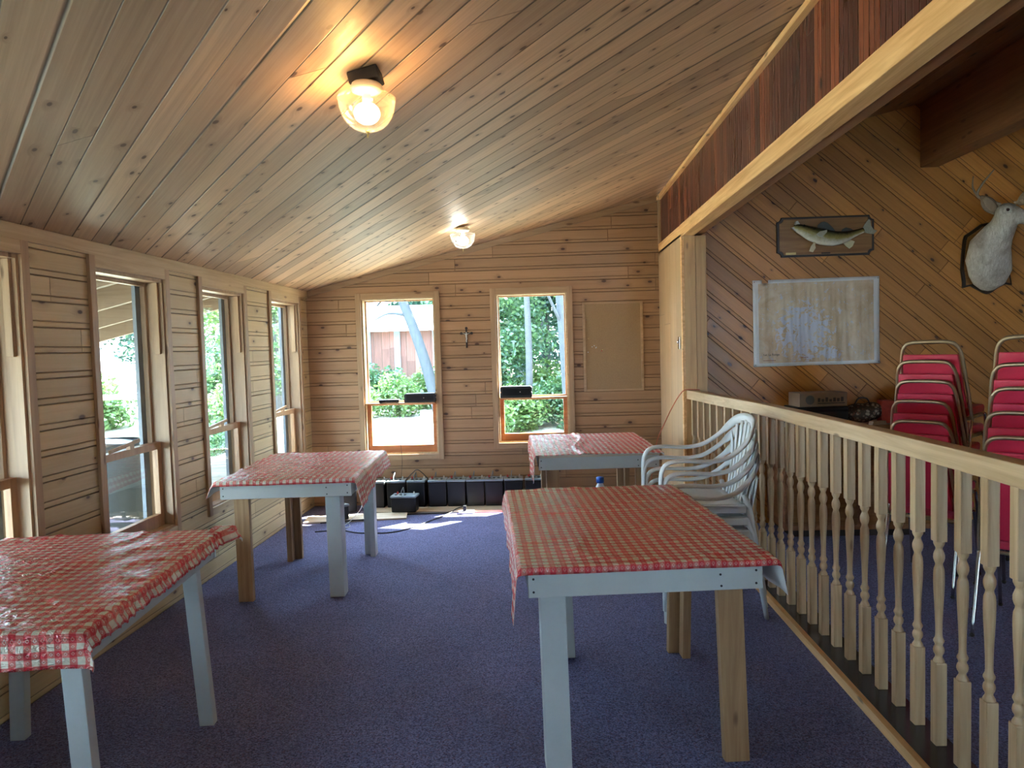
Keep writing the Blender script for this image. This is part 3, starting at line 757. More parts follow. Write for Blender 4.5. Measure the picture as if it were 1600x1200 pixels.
b1 = Vector((2.53, 4.66, 0)); b2 = Vector((2.61, 3.86, 0))
def stackpos(b, i, n): return b + F*(.048*(i-(n-1))) + Vector((0,0,.1165*i))
for ch_ in [o for o in COL.objects if o.parent == rc]: ch_.scale = (.86, 1, 1)
rc.location = stackpos(b1, 0, 6)
wordn = ['', 'second from the floor', 'third from the floor', 'third from the top', 'second from the top', 'topmost']
for i in range(1, 6):
    dup(rc, stackpos(b1, i, 6), AZ + R([0,1.5,-1,.8,-1.5,1][i]), 'red vinyl chair, %s in the left stack behind the railing' % wordn[i])
for i in range(0, 6):
    lab = 'red vinyl chair, %s in the stack at the right frame edge' % (wordn[i] if i else 'lowest')
    dup(rc, stackpos(b2, i, 6)+Vector((0,0,.02 if i>4 else 0)), AZ + R([1,0,-1.2,1,-.5,1.5][i]), lab)

# ------------------------------------------------------------------ ceiling lights
def lamp(label, x, y, boxed, bulbmat, col, en):
    z = zc(x); t = thing('ceiling_light', label, 'ceiling light', (x, y, z), 0, 'glass bowl ceiling lights')
    tilt = Matrix.Rotation(-math.atan(SL), 4, 'Y')
    if boxed:
        mb = MB(); mb.box(-.062, .048, -.04, .055, -.046, -.001, tilt); mb.build('mounting_box', M['soot'], t, .006)
        z0 = -.046
    else: z0 = -.014
    mb = MB(); mb.lathe([(.001, z0),(.050,z0),(.056,z0-.006),(.056,z0-.018),(.050,z0-.026),(.022,z0-.030),(.016,z0-.034),(.015,z0-.064),(.001,z0-.065)], 32); mb.build('canopy', M['fixture'], t, 0, True)
    rt = z0-.052; prof = []
    for i in range(13):
        a = i/12*PI/2; prof.append((.100*math.cos(a)**.8 if i < 12 else .003, rt-.112*math.sin(a)))
    mb = MB(); mb.lathe([(.102, rt+.004),(.103, rt)] + prof, 40, None, False); o = mb.build('glass_bowl', M['bowl'], t, 0, True); o.modifiers.new('thick', 'SOLIDIFY').thickness = .003
    mb = MB(); mb.lathe([(.002, rt-.108),(.006,rt-.112),(.006,rt-.118),(.0025,rt-.122),(.004,rt-.126),(.003,rt-.132),(.0008,rt-.136)], 12); mb.build('finial', M['brass'], t, 0, True)
    mb = MB(); mb.blob((0,0,rt-.050), (.046,.046,.038), 20, 14); mb.build('bulb', bulbmat, t, 0, True)
    L = bpy.data.lights.new('bulb_light', 'POINT'); L.energy = en; L.color = col; L.shadow_soft_size = .04
    lo = bpy.data.objects.new('bulb_light', L); COL.objects.link(lo); lo.parent = t; lo.location = (0, 0, rt+.004)
lamp('near glass bowl ceiling light glowing warm yellow, dark mounting box above it', -.602, 2.56, True, M['bulb1'], (1,.50,.15), 1.5)
lamp('far glass bowl ceiling light glowing cool white, near the back wall', -.625, 5.80, False, M['bulb2'], (.98,.93,.8), .7)

# ------------------------------------------------------------------ back wall items
cb = thing('bulletin_board', 'empty cork bulletin board hung right of the back windows', 'bulletin board', (.663, YB, 1.486))
w_, h_ = .285, .425
mb = MB(); mb.box(-w_, w_, -.010, -.001, -h_, h_); mb.build('cork_panel', plain('cork', (.34,.22,.115), .9, nz=.25, nscale=160., bump=.5), cb)
mb = MB(); mb.box(-w_, -w_+.024, -.018, -.0, -h_, h_); mb.box(w_-.024, w_, -.018, 0, -h_, h_); mb.box(-w_+.024, w_-.024, -.0175, 0, h_-.022, h_); mb.box(-w_+.024, w_-.024, -.0175, 0, -h_, -h_+.022); mb.build('frame', M['trimx'], cb, .002)
for (px, pz, m) in ((-.235,.08,'brass'),(-.20,.0,'plastic'),(-.165,-.01,'plastic'),(-.16,-.005,'plastic'),(-.10,-.03,'brass'),(-.24,-.05,'plastic'),(-.18,.01,'plastic'),(-.11,-.04,'redcase')):
    mb = MB(); mb.blob((px,-.013,pz), (.005,.004,.005), 8, 6); mb.build('pushpin', M[m], cb)
cx = thing('crucifix', 'small dark crucifix with a pale metal figure, hung between the back windows', 'crucifix', (-.734, YB, 1.61))
mb = MB(); mb.box(-.0085,.0085,-.012,-.001,-.10,.085); mb.box(-.050,.050,-.0118,-.0012,.030,.048)
for (qx, qz) in ((-.050,.039),(.050,.039),(0,.088)): mb.lathe([(.013,0),(.013,.0105)], 12, Matrix.Translation((qx,-.0012,qz)) @ Matrix.Rotation(PI/2,4,'X'))
mb.build('cross', M['walnutdk'], cx, .001)
mb = MB(); mb.sweep([(0,-.016,.052),(0,-.017,.043),(0,-.017,.038),(0,-.018,.022),(0,-.018,.006),(.003,-.019,-.012),(-.001,-.018,-.030),(0,-.016,-.048)], [.004,.0055,.003,.0075,.006,.006,.0045,.003], [.003,.0045,.003,.0045,.004,.004,.003,.002], (0,1,0), 8)
for sx in (-1,1): mb.sweep([(sx*.004,-.017,.030),(sx*.018,-.016,.036),(sx*.038,-.014,.044)], [.003,.0025,.002], .002, (0,1,0), 6)
mb.build('figure', M['leadw'], cx, 0, True)
def radio(label, x0, x1, z0, z1, name='speaker_box', cut=.016):
    t = thing(name, label, 'speaker', ((x0+x1)/2, YB-.005, z0), 0, 'black boxes on the window rails'); w = (x1-x0)/2; h = z1-z0; c = cut
    mb = MB(); mb.prism([(-w,c*.4),(-w+c*.5,0),(w-c*.5,0),(w,c*.4),(w,h*.4),(w-c*.6,h*.5),(w,h*.6),(w,h-c),(w-c,h),(-w+c,h),(-w,h-c),(-w,h*.6),(-w+c*.6,h*.5),(-w,h*.4)], -.043, .040); mb.build('case', M['black'], t, .002)
    mb = MB(); mb.prism([(-w+.02,h*.2),(w-.02,h*.2),(w-.02,h*.8),(-w+.02,h*.8)], -.046, -.042); mb.build('grille', M['blackg'], t, .002)
    mb = MB(); mb.blob((w*.25,-.047,h*.5), (.005,.003,.005), 8, 6); mb.build('badge', M['leadw'], t)
radio('black speaker box standing on the rail of the left back window', -1.352, -1.045, 1.0, 1.086)
radio('black speaker box standing on the rail of the right back window', -.425, -.118, 1.022, 1.13)
st = thing('set_top_box', 'thin black box with a hanging cable on the left back window rail', 'box', (-1.50, YB-.005, 1.0))
mb = MB(); mb.box(-.098,.098,-.042,.042,.004,.032); mb.build('case', M['blackg'], st, .003)
for fx in (-.08,.08): mb = MB(); mb.box(fx-.01,fx+.01,-.03,.03,0,.005); mb.build('foot', M['black'], st)
mb = MB(); mb.tube(smooth_path([(.07,-.045,.015),(.10,-.055,-.02),(.10,-.058,-.2),(.088,-.058,-.28),(.10,-.058,-.36),(.11,-.045,-.55),(.095,-.04,-.72)], 6), .0022, 6); mb.build('cable', M['cable'], st)
lt = MB(); lt.box(-.012,.0,-.03,.03,-.05,.05); lt.blob((-.018,0,.01),(.010,.012,.016)); o = lt.build('door_latch', M['metal'], None, .003); o.location = (XR, 5.87, 1.50); tag(o, 'metal latch on the tall wood panel by the railing post', 'latch')

# batteries along the back wall
M['batt'] = plain('battery_case', (.006,.007,.008), .45, nz=.3, spec=.35)
def battery(label, loc, rz, w=.172, d=.165, h=.235, strap=True):
    t = thing('battery', label, 'battery', loc, rz, 'black batteries along the back wall')
    mb = MB(); vs = mb.box(-w/2, w/2, -d/2, d/2, 0, h)
    for v in vs:
        if v.co.z < .01: v.co.x *= .96; v.co.y *= .96
    mb.build('case', M['batt'], t, .008)
    mb = MB(); mb.box(-w/2-.003, w/2+.003, -d/2-.003, d/2+.003, h-.001, h+.018); l = mb.build('lid', M['lid'], t, .006)
    mb = MB()
    for i in range(3): mb.box(-w/2+.03+i*.042, -w/2+.052+i*.042, -.035, -.01, h+.018, h+.024)
    mb.build('vent_cap', M['batt'], l, .002)
    for sx, m in ((-1,'redcase'), (1,'leadw')):
        mb = MB(); mb.lathe([(.010,h+.017),(.010,h+.026),(.007,h+.027),(.007,h+.038)], 10, Matrix.Translation((sx*w*.33, .035, 0))); mb.build('terminal', M[m], t)
    if strap:
        mb = MB(); mb.sweep(smooth_path([(-.02,-d/2+.02,h+.016),(-.022,-d/2+.018,h+.045),(-.015,0,h+.078),(-.02,d/2-.03,h+.045),(-.02,d/2-.02,h+.016)], 5), .010, .003, (1,0,0), 8); mb.build('strap', M['lid'], t, 0, True)
    return t
bd = MB(); bd.box(-1.62, .12, 6.50, 6.86, 0, .018); o = bd.build('plywood_board', M['ply'], None, .002); tag(o, 'plywood sheet on the carpet under the row of black batteries', 'board')
bd = MB(); bd.box(-.45,.45,-.12,.12,0,.016); o = bd.build('plywood_board', M['ply'], None, .002); o.location=(-1.72,6.33,0); o.rotation_euler=(0,0,R(8)); tag(o, 'loose plywood strip on the carpet behind the left table', 'board')
rowx = [-1.62, -1.435, -1.235, -1.04, -.855, -.675, -.495, -.315, -.115]
blab = ['leftmost battery in the row under the left back window', 'second battery from the left in the back wall row', 'third battery from the left, cable looped over its strap',
        'fourth battery from the left in the back wall row', 'middle battery of the row of nine by the back wall', 'fourth battery from the right in the back wall row', 'third battery from the right in the back wall row',
        'second battery from the right in the back wall row', 'rightmost battery, beside the far table leg']
b0 = battery(blab[0], (rowx[0], 6.755, .018), R(-3))
for i in range(1, 9):
    dup(b0, (rowx[i], 6.757, .018), R([0,4,-2,3,-1,1,-2,2,-3][i]), blab[i])
battery('small low battery standing in front of the row on the plywood', (-1.315, 6.53, .018), R(-4), .235, .14, .135)
bb = battery('battery standing apart behind the right legs of the left window table', (-1.90, 6.62, 0), R(35), .17, .165, .20, False)
b3 = battery('low battery lying at the left, nearest the left table legs', (-1.86, 6.22, .018), R(52), .16, .13, .12, False)

# cables, power strip, tray
def cable(name, label, pts, r, mat, cat='cable'):
    mb = MB(); mb.tube(smooth_path(pts, 7), r, 7); o = mb.build(name, mat, None, 0, True); return tag(o, label, cat)
cable('cable', 'black cable curving over the blue carpet from the left table to the batteries', [(-1.95,5.86,.006),(-1.75,5.90,.006),(-1.55,5.80,.006),(-1.3,5.80,.006),(-1.15,5.95,.006),(-1.02,6.2,.006),(-.90,6.44,.006),(-.84,6.55,.026),(-.78,6.64,.026)], .005, M['cable'])
cable('cable', 'black cable running along the front edge of the plywood to the power strip', [(-1.98,6.10,.02),(-1.7,6.18,.022),(-1.5,6.30,.006),(-1.3,6.42,.008),(-1.0,6.46,.008),(-.80,6.47,.008)], .006, M['cable'])
cable('cable', 'thin white cable tangled beside the low battery on the left', [(-1.75,6.15,.006),(-1.70,6.02,.006),(-1.78,5.98,.006),(-1.72,6.12,.03),(-1.66,6.3,.12),(-1.73,6.5,.2),(-1.68,6.66,.27)], .003, M['plastic'])
cable('cable', 'red cable on the plywood right of the power strip', [(-.70,6.47,.008),(-.5,6.46,.008),(-.2,6.45,.008),(.15,6.40,.006)], .005, M['redcord'])
cable('cable', 'dark cable loop over the strap of the third battery', [(-1.34,6.70,.27),(-1.27,6.70,.34),(-1.22,6.70,.37),(-1.16,6.71,.32),(-1.12,6.70,.275)], .004, M['cable'])
ps = thing('power_strip', 'pale power strip with a black plug on the carpet edge before the batteries', 'power strip', (-.74, 6.46, 0), R(4))
mb = MB(); mb.box(-.07,.07,-.022,.022,0,.028); mb.build('body', M['leadw'], ps, .004)
mb = MB(); mb.box(-.03,.0,-.014,.014,.028,.072); mb.build('plug', M['black'], ps, .003)
ty = thing('tray', 'grey blue tray on the plywood before the right-hand batteries', 'tray', (-.31, 6.58, .018))
mb = MB(); mb.box(-.10,.10,-.05,.05,0,.006); mb.box(-.10,.10,-.05,-.045,.006,.035); mb.box(-.10,.10,.045,.05,.006,.035); mb.box(-.10,-.095,-.045,.045,.006,.035); mb.box(.095,.10,-.045,.045,.006,.035); mb.build('pan', M['bluetray'], ty, .001)
mb = MB(); mb.tube(smooth_path([(-.08,-.02,.012),(-.03,.03,.02),(.03,-.03,.03),(.07,.02,.02),(.02,.01,.03),(-.05,-.02,.028)],6), .003, 6); mb.build('wire_coil', M['leadw'], ty)
cable('extension_cord', 'orange extension cord drooping from the railing end down behind the far table', [(1.20,5.60,1.135),(1.10,5.62,1.135),(1.06,5.66,1.10),(1.0,5.72,.98),(.95,5.80,.84),(.905,5.87,.70),(.87,5.92,.45),(.84,5.9,.15),(.80,5.8,.012),(.6,5.75,.008)], .004, M['orange'], 'cord')
jug = thing('water_bottle', 'water bottle with a bright blue cap on the carpet behind the tables', 'bottle', (.465, 6.25, 0))
mb = MB(); mb.lathe([(.055,0),(.06,.01),(.06,.20),(.052,.24),(.026,.29),(.026,.305)], 20); mb.build('bottle_body', M['clearjug'], jug, 0, True)
mb = MB(); mb.lathe([(.034,.30),(.034,.345),(.030,.35)], 20); mb.build('cap', M['bluecap'], jug, 0, True)

# ------------------------------------------------------------------ right-hand room: map, fish, deer
mp = thing('wall_map', 'large worn lake map pinned on the diagonal board wall', 'map', (2.207, YD, 1.64))
def map_mat():
    T = NT('printed_map'); P = T.obj(); s = T.n('ShaderNodeSeparateXYZ', {0: P}); x, z = s.outputs[0], s.outputs[2]
    n = T.noise(T.vec(x, z, 0.), 7., 6., .62, .8); n2 = T.noise(T.vec(x, z, 4.), 26., 6., .7, 1.0)
    # big lake left of centre
    ex = T.m_('DIVIDE', T.m_('ADD', x, .10), .20); ez = T.m_('DIVIDE', T.m_('ADD', z, .07), .22)
    e = T.m_('ADD', T.m_('MULTIPLY', ex, ex), T.m_('MULTIPLY', ez, ez))
    e2x = T.m_('DIVIDE', T.m_('SUBTRACT', x, .10), .09); e2z = T.m_('DIVIDE', T.m_('ADD', z, .255), .06)
    e2 = T.m_('ADD', T.m_('MULTIPLY', e2x, e2x), T.m_('MULTIPLY', e2z, e2z))
    lake = T.m_('LESS_THAN', T.m_('ADD', T.m_('MINIMUM', e, e2), T.m_('MULTIPLY', T.m_('SUBTRACT', n2, .5), 7.5)), .75)
    small = T.m_('GREATER_THAN', T.noise(T.vec(T.m_('MULTIPLY', x, 34.), T.m_('MULTIPLY', z, 18.), 9.), 1., 5., .65, .5), .61)
    water = T.m_('MAXIMUM', lake, T.m_('MULTIPLY', small, .8))
    land = T.mix(T.mr(n, .35, .65), (.58,.41,.24), (.70,.58,.42))
    c = T.mix(water, land, (.60,.62,.72))
    mx = T.m_('GREATER_THAN', T.m_('ABSOLUTE', x), .458); mz = T.m_('GREATER_THAN', T.m_('ABSOLUTE', z), .322)
    c = T.mix(T.m_('MAXIMUM', mx, mz), c, (.78,.78,.78))
    fold = T.noise(T.vec(T.m_('MULTIPLY', x, 9.), T.m_('MULTIPLY', z, 1.2), 0.), 1., 2., .5)
    T.bsdf(c, .38, normal=T.bump(fold, .8, .03)); return T.m
mb = MB(); bm = mb.bm; nx, nz = 40, 26; g = []
for j in range(nz+1):
    row = []
    for i in range(nx+1):
        x = -.503+1.006*i/nx; z = -.35+.70*j/nz
        row.append(bm.verts.new((x, -.006-.004*math.sin(x*23)*math.cos(z*3)-.002*math.sin(x*61+z*5), z)))
    g.append(row)
for j in range(nz):
    for i in range(nx):
        if j == nz-1 and i in (3,4): continue
        bm.faces.new((g[j][i], g[j][i+1], g[j+1][i+1], g[j+1][i]))
o = mb.build('sheet', map_mat(), mp, 0, True); o.modifiers.new('thick', 'SOLIDIFY').thickness = .0008
ink = plain('printing_ink', (.03,.025,.03), .6)
text_mesh('map_title', 'Lac La Ronge', .024, ink, mp, (-.425, -.0125, -.262))
ink2 = plain('faded_red_ink', (.40,.14,.10), .6)
for (tx, tz, tw) in ((-.425,-.305,.10),(-.125,-.287,.06)):
    mb = MB()
    for k in range(9): mb.box(tx+tw*k/9, tx+tw*(k+.72)/9, -.0125, -.0115, tz, tz+.006)
    mb.build('caption_line', ink2, mp)
for (px, pz) in ((-.49,.335),(.49,.335),(-.49,-.335),(.49,-.335)):
    mb = MB(); mb.blob((px,-.012,pz), (.004,.004,.004), 8, 6); mb.build('pin', M['metal'], mp)
mp.rotation_euler = (0, R(-.3), 0)

fm = thing('fish_plaque', 'dark wooden plaque with clipped corners below the ceiling line, behind the mounted fish', 'plaque', (2.279, YD, 2.322))
fm['label'] = 'mounted walleye fish on a dark wooden plaque above the map'; fm['category'] = 'fish trophy'
q = .035; W2, H2 = .383, .158
out = []
for (sx, sz, a0) in ((1,1,0),(-1,1,1),(-1,-1,2),(1,-1,3)):
    c0 = (sx*W2, sz*H2); pts = []
    for k in range(6):
        a = k/5*PI/2; pts.append((c0[0]-sx*q*math.cos(a) if True else 0, c0[1]-sz*q*math.sin(a)))
    pts = pts if sx*sz < 0 else pts[::-1]
    out += pts
mb = MB(); mb.prism([(x*1.0, z) for x, z in out], -.022, -.0); mb.build('backboard', M['walnutdk'], fm, .004)
mb = MB(); mb.prism([(x*.95, z*.90) for x, z in out], -.026, -.020); mb.build('face_panel', M['walnut'], fm, .002)
mb = MB(); mb.box(-.315,-.235,-.029,-.025,-.140,-.122); mb.build('name_plate', M['brass'], fm)
mb = MB(); mb.box(-.035,.035,-.029,-.025,-.140,-.130); mb.build('name_plate', M['walnutdk'], fm)
def fish_mat():
    T = NT('walleye_skin'); P = T.obj(); s = T.n('ShaderNodeSeparateXYZ', {0: T.n('ShaderNodeNewGeometry').outputs['Normal']}).outputs[2]
    n = T.noise(P, 40., 3., .6); sc = T.n('ShaderNodeTexVoronoi', {'Vector': P, 'Scale': 160.}).outputs['Distance']
    k = T.m_('ADD', s, T.m_('MULTIPLY', T.m_('SUBTRACT', n, .5), .5))
    c = T.mix(T.mr(k, -.75, -.1), (.80,.78,.68), (.30,.25,.08)); c = T.mix(T.mr(k, -.05, .6), c, (.035,.035,.02))
    T.bsdf(c, .2, normal=T.bump(sc, .2, .002), spec=.6); return T.m
FS = .000567
def fp(x, y, dy): return ((x-785)*FS, dy, (447-y)*FS)
mb = MB()
body = [(325,330,26,30),(360,330,45,50),(430,358,60,66),(550,415,72,90),(700,465,80,104),(850,492,74,96),(1000,480,60,74),(1120,445,42,50),(1220,412,28,36),(1290,390,18,30)]
rings = []
pts = smooth_path([fp(b_[0], b_[1], -.075 + .02*abs(i-4)/5) for i, b_ in enumerate(body)], 4)
rr = []
for i in range(len(pts)):
    f_ = i/4; k = min(int(f_), len(body)-2); t_ = f_-k
    rr.append((body[k][2]*(1-t_)+body[k+1][2]*t_, body[k][3]*(1-t_)+body[k+1][3]*t_))
mb.sweep(pts, [a[0]*FS for a in rr], [a[1]*FS*1.0 for a in rr], (0,1,0), 16) if False else mb.sweep(pts, [a[0]*FS*1.1 for a in rr], [a[1]*FS*1.12 for a in rr], (0,0,1), 16)
mb.bm.verts.ensure_lookup_table()
fb = mb.build('fish_body', fish_mat(), fm, 0, True)
finm = plain('fin_membrane', (.34,.33,.24), .35, nz=.3, nscale=70.); findk = plain('dark_fin', (.05,.05,.035), .4, nz=.3, nscale=60.)
palem = plain('pale_fin', (.62,.56,.36), .35, nz=.2, nscale=60.)
def fin(name, outline, dy, mat, t=.004, lean=0.):
    mb = MB(); mb.prism([((x-785)*FS, (447-y)*FS) for x, y in outline], dy-t/2, dy+t/2)
    if lean:
        z0 = min(v.co.z for v in mb.bm.verts)
        for v in mb.bm.verts: v.co.y += lean*(v.co.z-z0)
    mb.build(name, mat, fm, .0012)
fin('tail_fin', [(1270,375),(1310,300),(1360,235),(1385,250),(1395,330),(1430,385),(1480,400),(1430,450),(1370,440),(1290,420)], -.05, finm)
fin('dorsal_fin', [(620,400),(650,300),(700,262),(740,255),(790,280),(860,350),(900,410),(760,420)], -.07, findk)
fin('dorsal_fin', [(960,425),(990,370),(1040,345),(1100,360),(1190,410),(1120,425)], -.062, findk)
fin('pectoral_fin', [(590,440),(640,405),(740,385),(735,420),(690,465),(630,475)], -.125, finm)
fin('pelvic_fin', [(590,500),(615,510),(600,580),(610,620),(570,680),(515,665),(540,600),(575,550)], -.085, palem)
fin('anal_fin', [(985,545),(1060,520),(1110,525),(1160,545),(1130,610),(1085,645),(1040,610)], -.065, palem)
fin('mouth', [(285,325),(330,315),(345,240),(372,235),(400,280),(400,330),(370,360),(340,375)], -.062, plain('pale_jaw', (.45,.46,.44), .3), .03)
mb = MB(); mb.blob(fp(440,312,-.105), .009, 12, 8); mb.build('eye', plain('glass_eye', (.02,.02,.015), .08), fm, 0, True)

# deer head: neck and skull in one skin, closed with a voxel remesh
dm = thing('deer_mount', 'mounted white-tailed deer head on a dark shield plaque, right of the map', 'deer trophy', (3.545, YD, 2.10))
mb = MB()
sh = [(-.185,.16),(-.175,.19),(-.12,.225),(-.05,.275),(0,.285),(.05,.275),(.12,.225),(.175,.19),(.185,.16),(.175,.05),(.165,-.05),(.175,-.13),(.185,-.185),(.19,-.215),(.14,-.205),(.08,-.235),(.03,-.27),(0,-.28),(-.03,-.27),(-.08,-.24),(-.13,-.212),(-.19,-.225),(-.19,-.18),(-.205,-.08),(-.20,.02)]
mb.prism(sh, -.025, 0); mb.build('shield_plaque', M['walnutdk'], dm, .005)
mb = MB(); mb.prism([(x*.90, z*.92) for x, z in sh], -.030, -.022); mb.build('plaque_face', M['walnut'], dm, .002)
def hide_mat():
    T = NT('deer_hide'); P = T.obj(); s = T.n('ShaderNodeSeparateXYZ', {0: P})
    n = T.noise(T.n('ShaderNodeMapping', {'Vector': P, 'Scale': (60,60,18)}).outputs[0], 1., 4., .7, 1.); n2 = T.noise(P, 9., 3., .5)
    c = T.mix(T.mr(n, .3, .7), (.50,.44,.36), (.80,.76,.68)); c = T.mix(T.mr(n2, .5, .72, 0, .6), c, (.26,.19,.12))
    c = T.mix(T.mr(s.outputs[2], .30, .40, 0, .6), c, (.20,.15,.10))
    T.bsdf(c, .85, normal=T.bump(n, .9, .008), spec=.2); return T.m
mb = MB()
neck = [(-.01,-.03,-.245,.05,.03),(-.01,-.055,-.20,.12,.06),(-.014,-.08,-.12,.162,.085),(-.04,-.095,0,.170,.10),(-.045,-.13,.10,.152,.105),(-.02,-.18,.175,.112,.10),(.003,-.215,.24,.090,.088),(.010,-.235,.31,.076,.078),(.012,-.24,.365,.058,.058)]
mb.sweep([(a[0],a[1],a[2]) for a in neck], [a[3] for a in neck], [a[4] for a in neck], (0,1,0), 20)
mb.blob((.01,-.235,.325), (.080,.068,.072), 20, 14)
mb.sweep([(-.01,-.24,.34),(.045,-.255,.31),(.10,-.28,.275),(.155,-.30,.25),(.195,-.313,.232),(.212,-.318,.226)], [.055,.056,.044,.033,.029,.018], [.060,.062,.050,.038,.030,.018], (0,0,1), 16)
o = mb.build('head_and_neck', hide_mat(), dm, 0, True)
rm = o.modifiers.new('skin', 'REMESH'); rm.mode = 'VOXEL'; rm.voxel_size = .008; rm.use_smooth_shade = True
smo = o.modifiers.new('smooth', 'SMOOTH'); smo.factor = .6; smo.iterations = 5
earm = plain('ear_hide', (.24,.18,.12), .85, nz=.4, nscale=60., bump=.6); earin = plain('ear_inner', (.34,.25,.16), .9, nz=.3, nscale=80.)
def ear(bx, by, bz, tip, w):
    b_ = Vector((bx,by,bz)); t_ = Vector(tip); mb = MB()
    pts = [b_.lerp(t_, k/8) for k in range(9)]; prof = [.35,.62,.85,.98,1,.92,.74,.45,.08]
    mb.sweep(pts, [w*p for p in prof], [.012*p+.003 for p in prof], (.2,1,.1), 12); e = mb.build('ear', earm, dm, 0, True)
    mb = MB(); off = Vector((0.0,-.010,0)); mb.sweep([p+off for p in pts[1:-1]], [w*p*.66 for p in prof[1:-1]], [.005*p+.001 for p in prof[1:-1]], (.2,1,.1), 12); mb.build('ear_lining', earin, e, 0, True)
ear(-.045,-.205,.325, (-.168,-.215,.462), .050); ear(.05,-.30,.37, (.14,-.39,.47), .045)
antm = plain('antler', (.30,.24,.17), .5, nz=.3, nscale=30.)
def antler(pts, r, tines):
    mb = MB(); pp = smooth_path(pts, 5); mb.tube(pp, 1, 8) if False else mb.sweep(pp, [r*(1-.75*i/len(pp)) for i in range(len(pp))], [r*(1-.75*i/len(pp)) for i in range(len(pp))], None, 8)
    for tn in tines:
        tp = smooth_path(tn, 4); mb.sweep(tp, [r*.7*(1-.8*i/len(tp)) for i in range(len(tp))], [r*.7*(1-.8*i/len(tp)) for i in range(len(tp))], None, 8)
    mb.build('antler', antm, dm, 0, True)
antler([(-.03,-.225,.385),(-.10,-.19,.43),(-.180,-.19,.468),(-.168,-.22,.54),(-.125,-.25,.61),(-.10,-.26,.645)], .014, [[(-.182,-.19,.47),(-.222,-.2,.53),(-.218,-.2,.616)]])
antler([(.05,-.26,.385),(.14,-.32,.42),(.22,-.37,.445),(.26,-.39,.52),(.25,-.40,.60)], .014, [[(.22,-.37,.445),(.28,-.37,.49)]])
mb = MB(); mb.blob((-.022,-.303,.335), (.013,.009,.012), 14, 10); mb.build('eye', plain('dark_glass_eye', (.015,.01,.008), .06), dm, 0, True)
mb = MB(); mb.blob((.214,-.320,.228), (.020,.022,.017), 14, 10); mb.build('nose', plain('black_nose', (.02,.018,.018), .3), dm, 0, True)
mb = MB(); mb.sweep([(.105,-.322,.245),(.16,-.333,.228),(.20,-.337,.213)], [.004]*3, [.003]*3, (0,0,1), 8); mb.build('mouth_line', M['walnutdk'], dm, 0, True)

# storage pile against the diagonal wall
cbm = thing('low_cabinet', 'low dark wooden cabinet against the diagonal board wall behind the railing', 'cabinet', (2.35, 5.70, 0))
mb = MB(); mb.box(-.55,.55,-.22,.22,.05,.82); mb.build('body', M['beamdk'], cbm, .004)
mb = MB(); mb.box(-.57,.57,-.24,.225,.82,.845); mb.build('cabinet_top', M['walnut'], cbm, .003)
for sx in (-1,1):
    mb = MB(); mb.box(sx*.27-.25, sx*.27+.25, -.238, -.222, .09, .79); d_ = mb.build('door', M['walnut'], cbm, .003)
    mb = MB(); mb.blob((sx*.05,-.25,.45), .012, 10, 8); mb.build('knob', M['brass'], d_)
mb = MB(); mb.box(-.5,.5,-.20,.20,0,.05); mb.build('plinth', M['walnutdk'], cbm)
card = plain('printed_cardboard', (.36,.27,.19), .8, nz=.2, nscale=14.)
ZT = .845
t = thing('storage_box', 'long black case under the printed cardboard box behind the railing', 'box', (2.10, 5.66, ZT), R(3))
mb = MB(); mb.box(-.20,.20,-.12,.12,0,.14); mb.build('case', M['black'], t, .004); mb = MB(); mb.box(-.20,.20,-.124,-.12,.10,.115); mb.build('lip', M['blackg'], t)
t = thing('cardboard_box', 'brown printed cardboard box lying on the black case below the map', 'box', (2.12, 5.66, ZT+.1405), R(5))
mb = MB(); mb.box(-.19,.18,-.10,.10,0,.105); mb.build('carton', card, t, .002)
mb = MB(); mb.lathe([(.035,0),(.035,.001)], 20, Matrix.Translation((-.11,-.1,.052)) @ Matrix.Rotation(PI/2,4,'X')); mb.build('round_print', plain('grey_print', (.14,.15,.14), .7), t)
gp = plain('dark_print', (.10,.10,.09), .7)
for k in range(7):
    mb = MB(); h_ = [.03,.022,.034,.02,.03,.026,.035][k]; mb.box(-.05+k*.03,-.03+k*.03,-.1012,-.0995,.035,.035+h_); mb.build('printed_mark', gp, t)
mb = MB(); mb.box(-.05,.16,-.1012,-.0995,.02,.028); mb.build('printed_mark', gp, t)
def floral():
    T = NT('floral_bag'); P = T.obj(); vo = T.n('ShaderNodeTexVoronoi', {'Vector': P, 'Scale': 38.}); n = T.noise(P, 60., 3., .6)
    c = T.mix(T.mr(vo.outputs['Distance'], .3, .5), (.42,.38,.30), (.07,.06,.05)); c = T.mix(T.mr(n, .58, .62), c, (.25,.12,.08)); T.bsdf(c, .7); return T.m
t = thing('patterned_bag', 'cream and black patterned cloth bag slumped beside the cardboard box', 'bag', (2.44, 5.66, ZT), R(-4))
mb = MB(); mb.blob((0,0,.075), (.13,.10,.076), 20, 12); mb.blob((.08,.0,.09),(.09,.08,.07),16,10); o = mb.build('bag_body', floral(), t, 0, True)
rm = o.modifiers.new('skin','REMESH'); rm.mode='VOXEL'; rm.voxel_size=.012; rm.use_smooth_shade=True
mb = MB(); mb.tube(smooth_path([(-.06,-.04,.13),(-.03,-.05,.19),(.03,-.05,.19),(.06,-.04,.14)],5), .006, 6); mb.build('handle', M['walnutdk'], t)
t = thing('red_carton', 'small red carton leaning between the patterned bag and the dark bag', 'box', (2.625, 5.64, ZT), R(-8))
mb = MB(); mb.box(-.045,.045,-.06,.06,0,.17); mb.build('carton', plain('red_carton_print', (.42,.05,.03), .6, nz=.35, nscale=40.), t, .002)
t = thing('dark_bag', 'dark navy bag with a pale strap beside the left red chair stack', 'bag', (2.80, 5.62, ZT), R(-10))
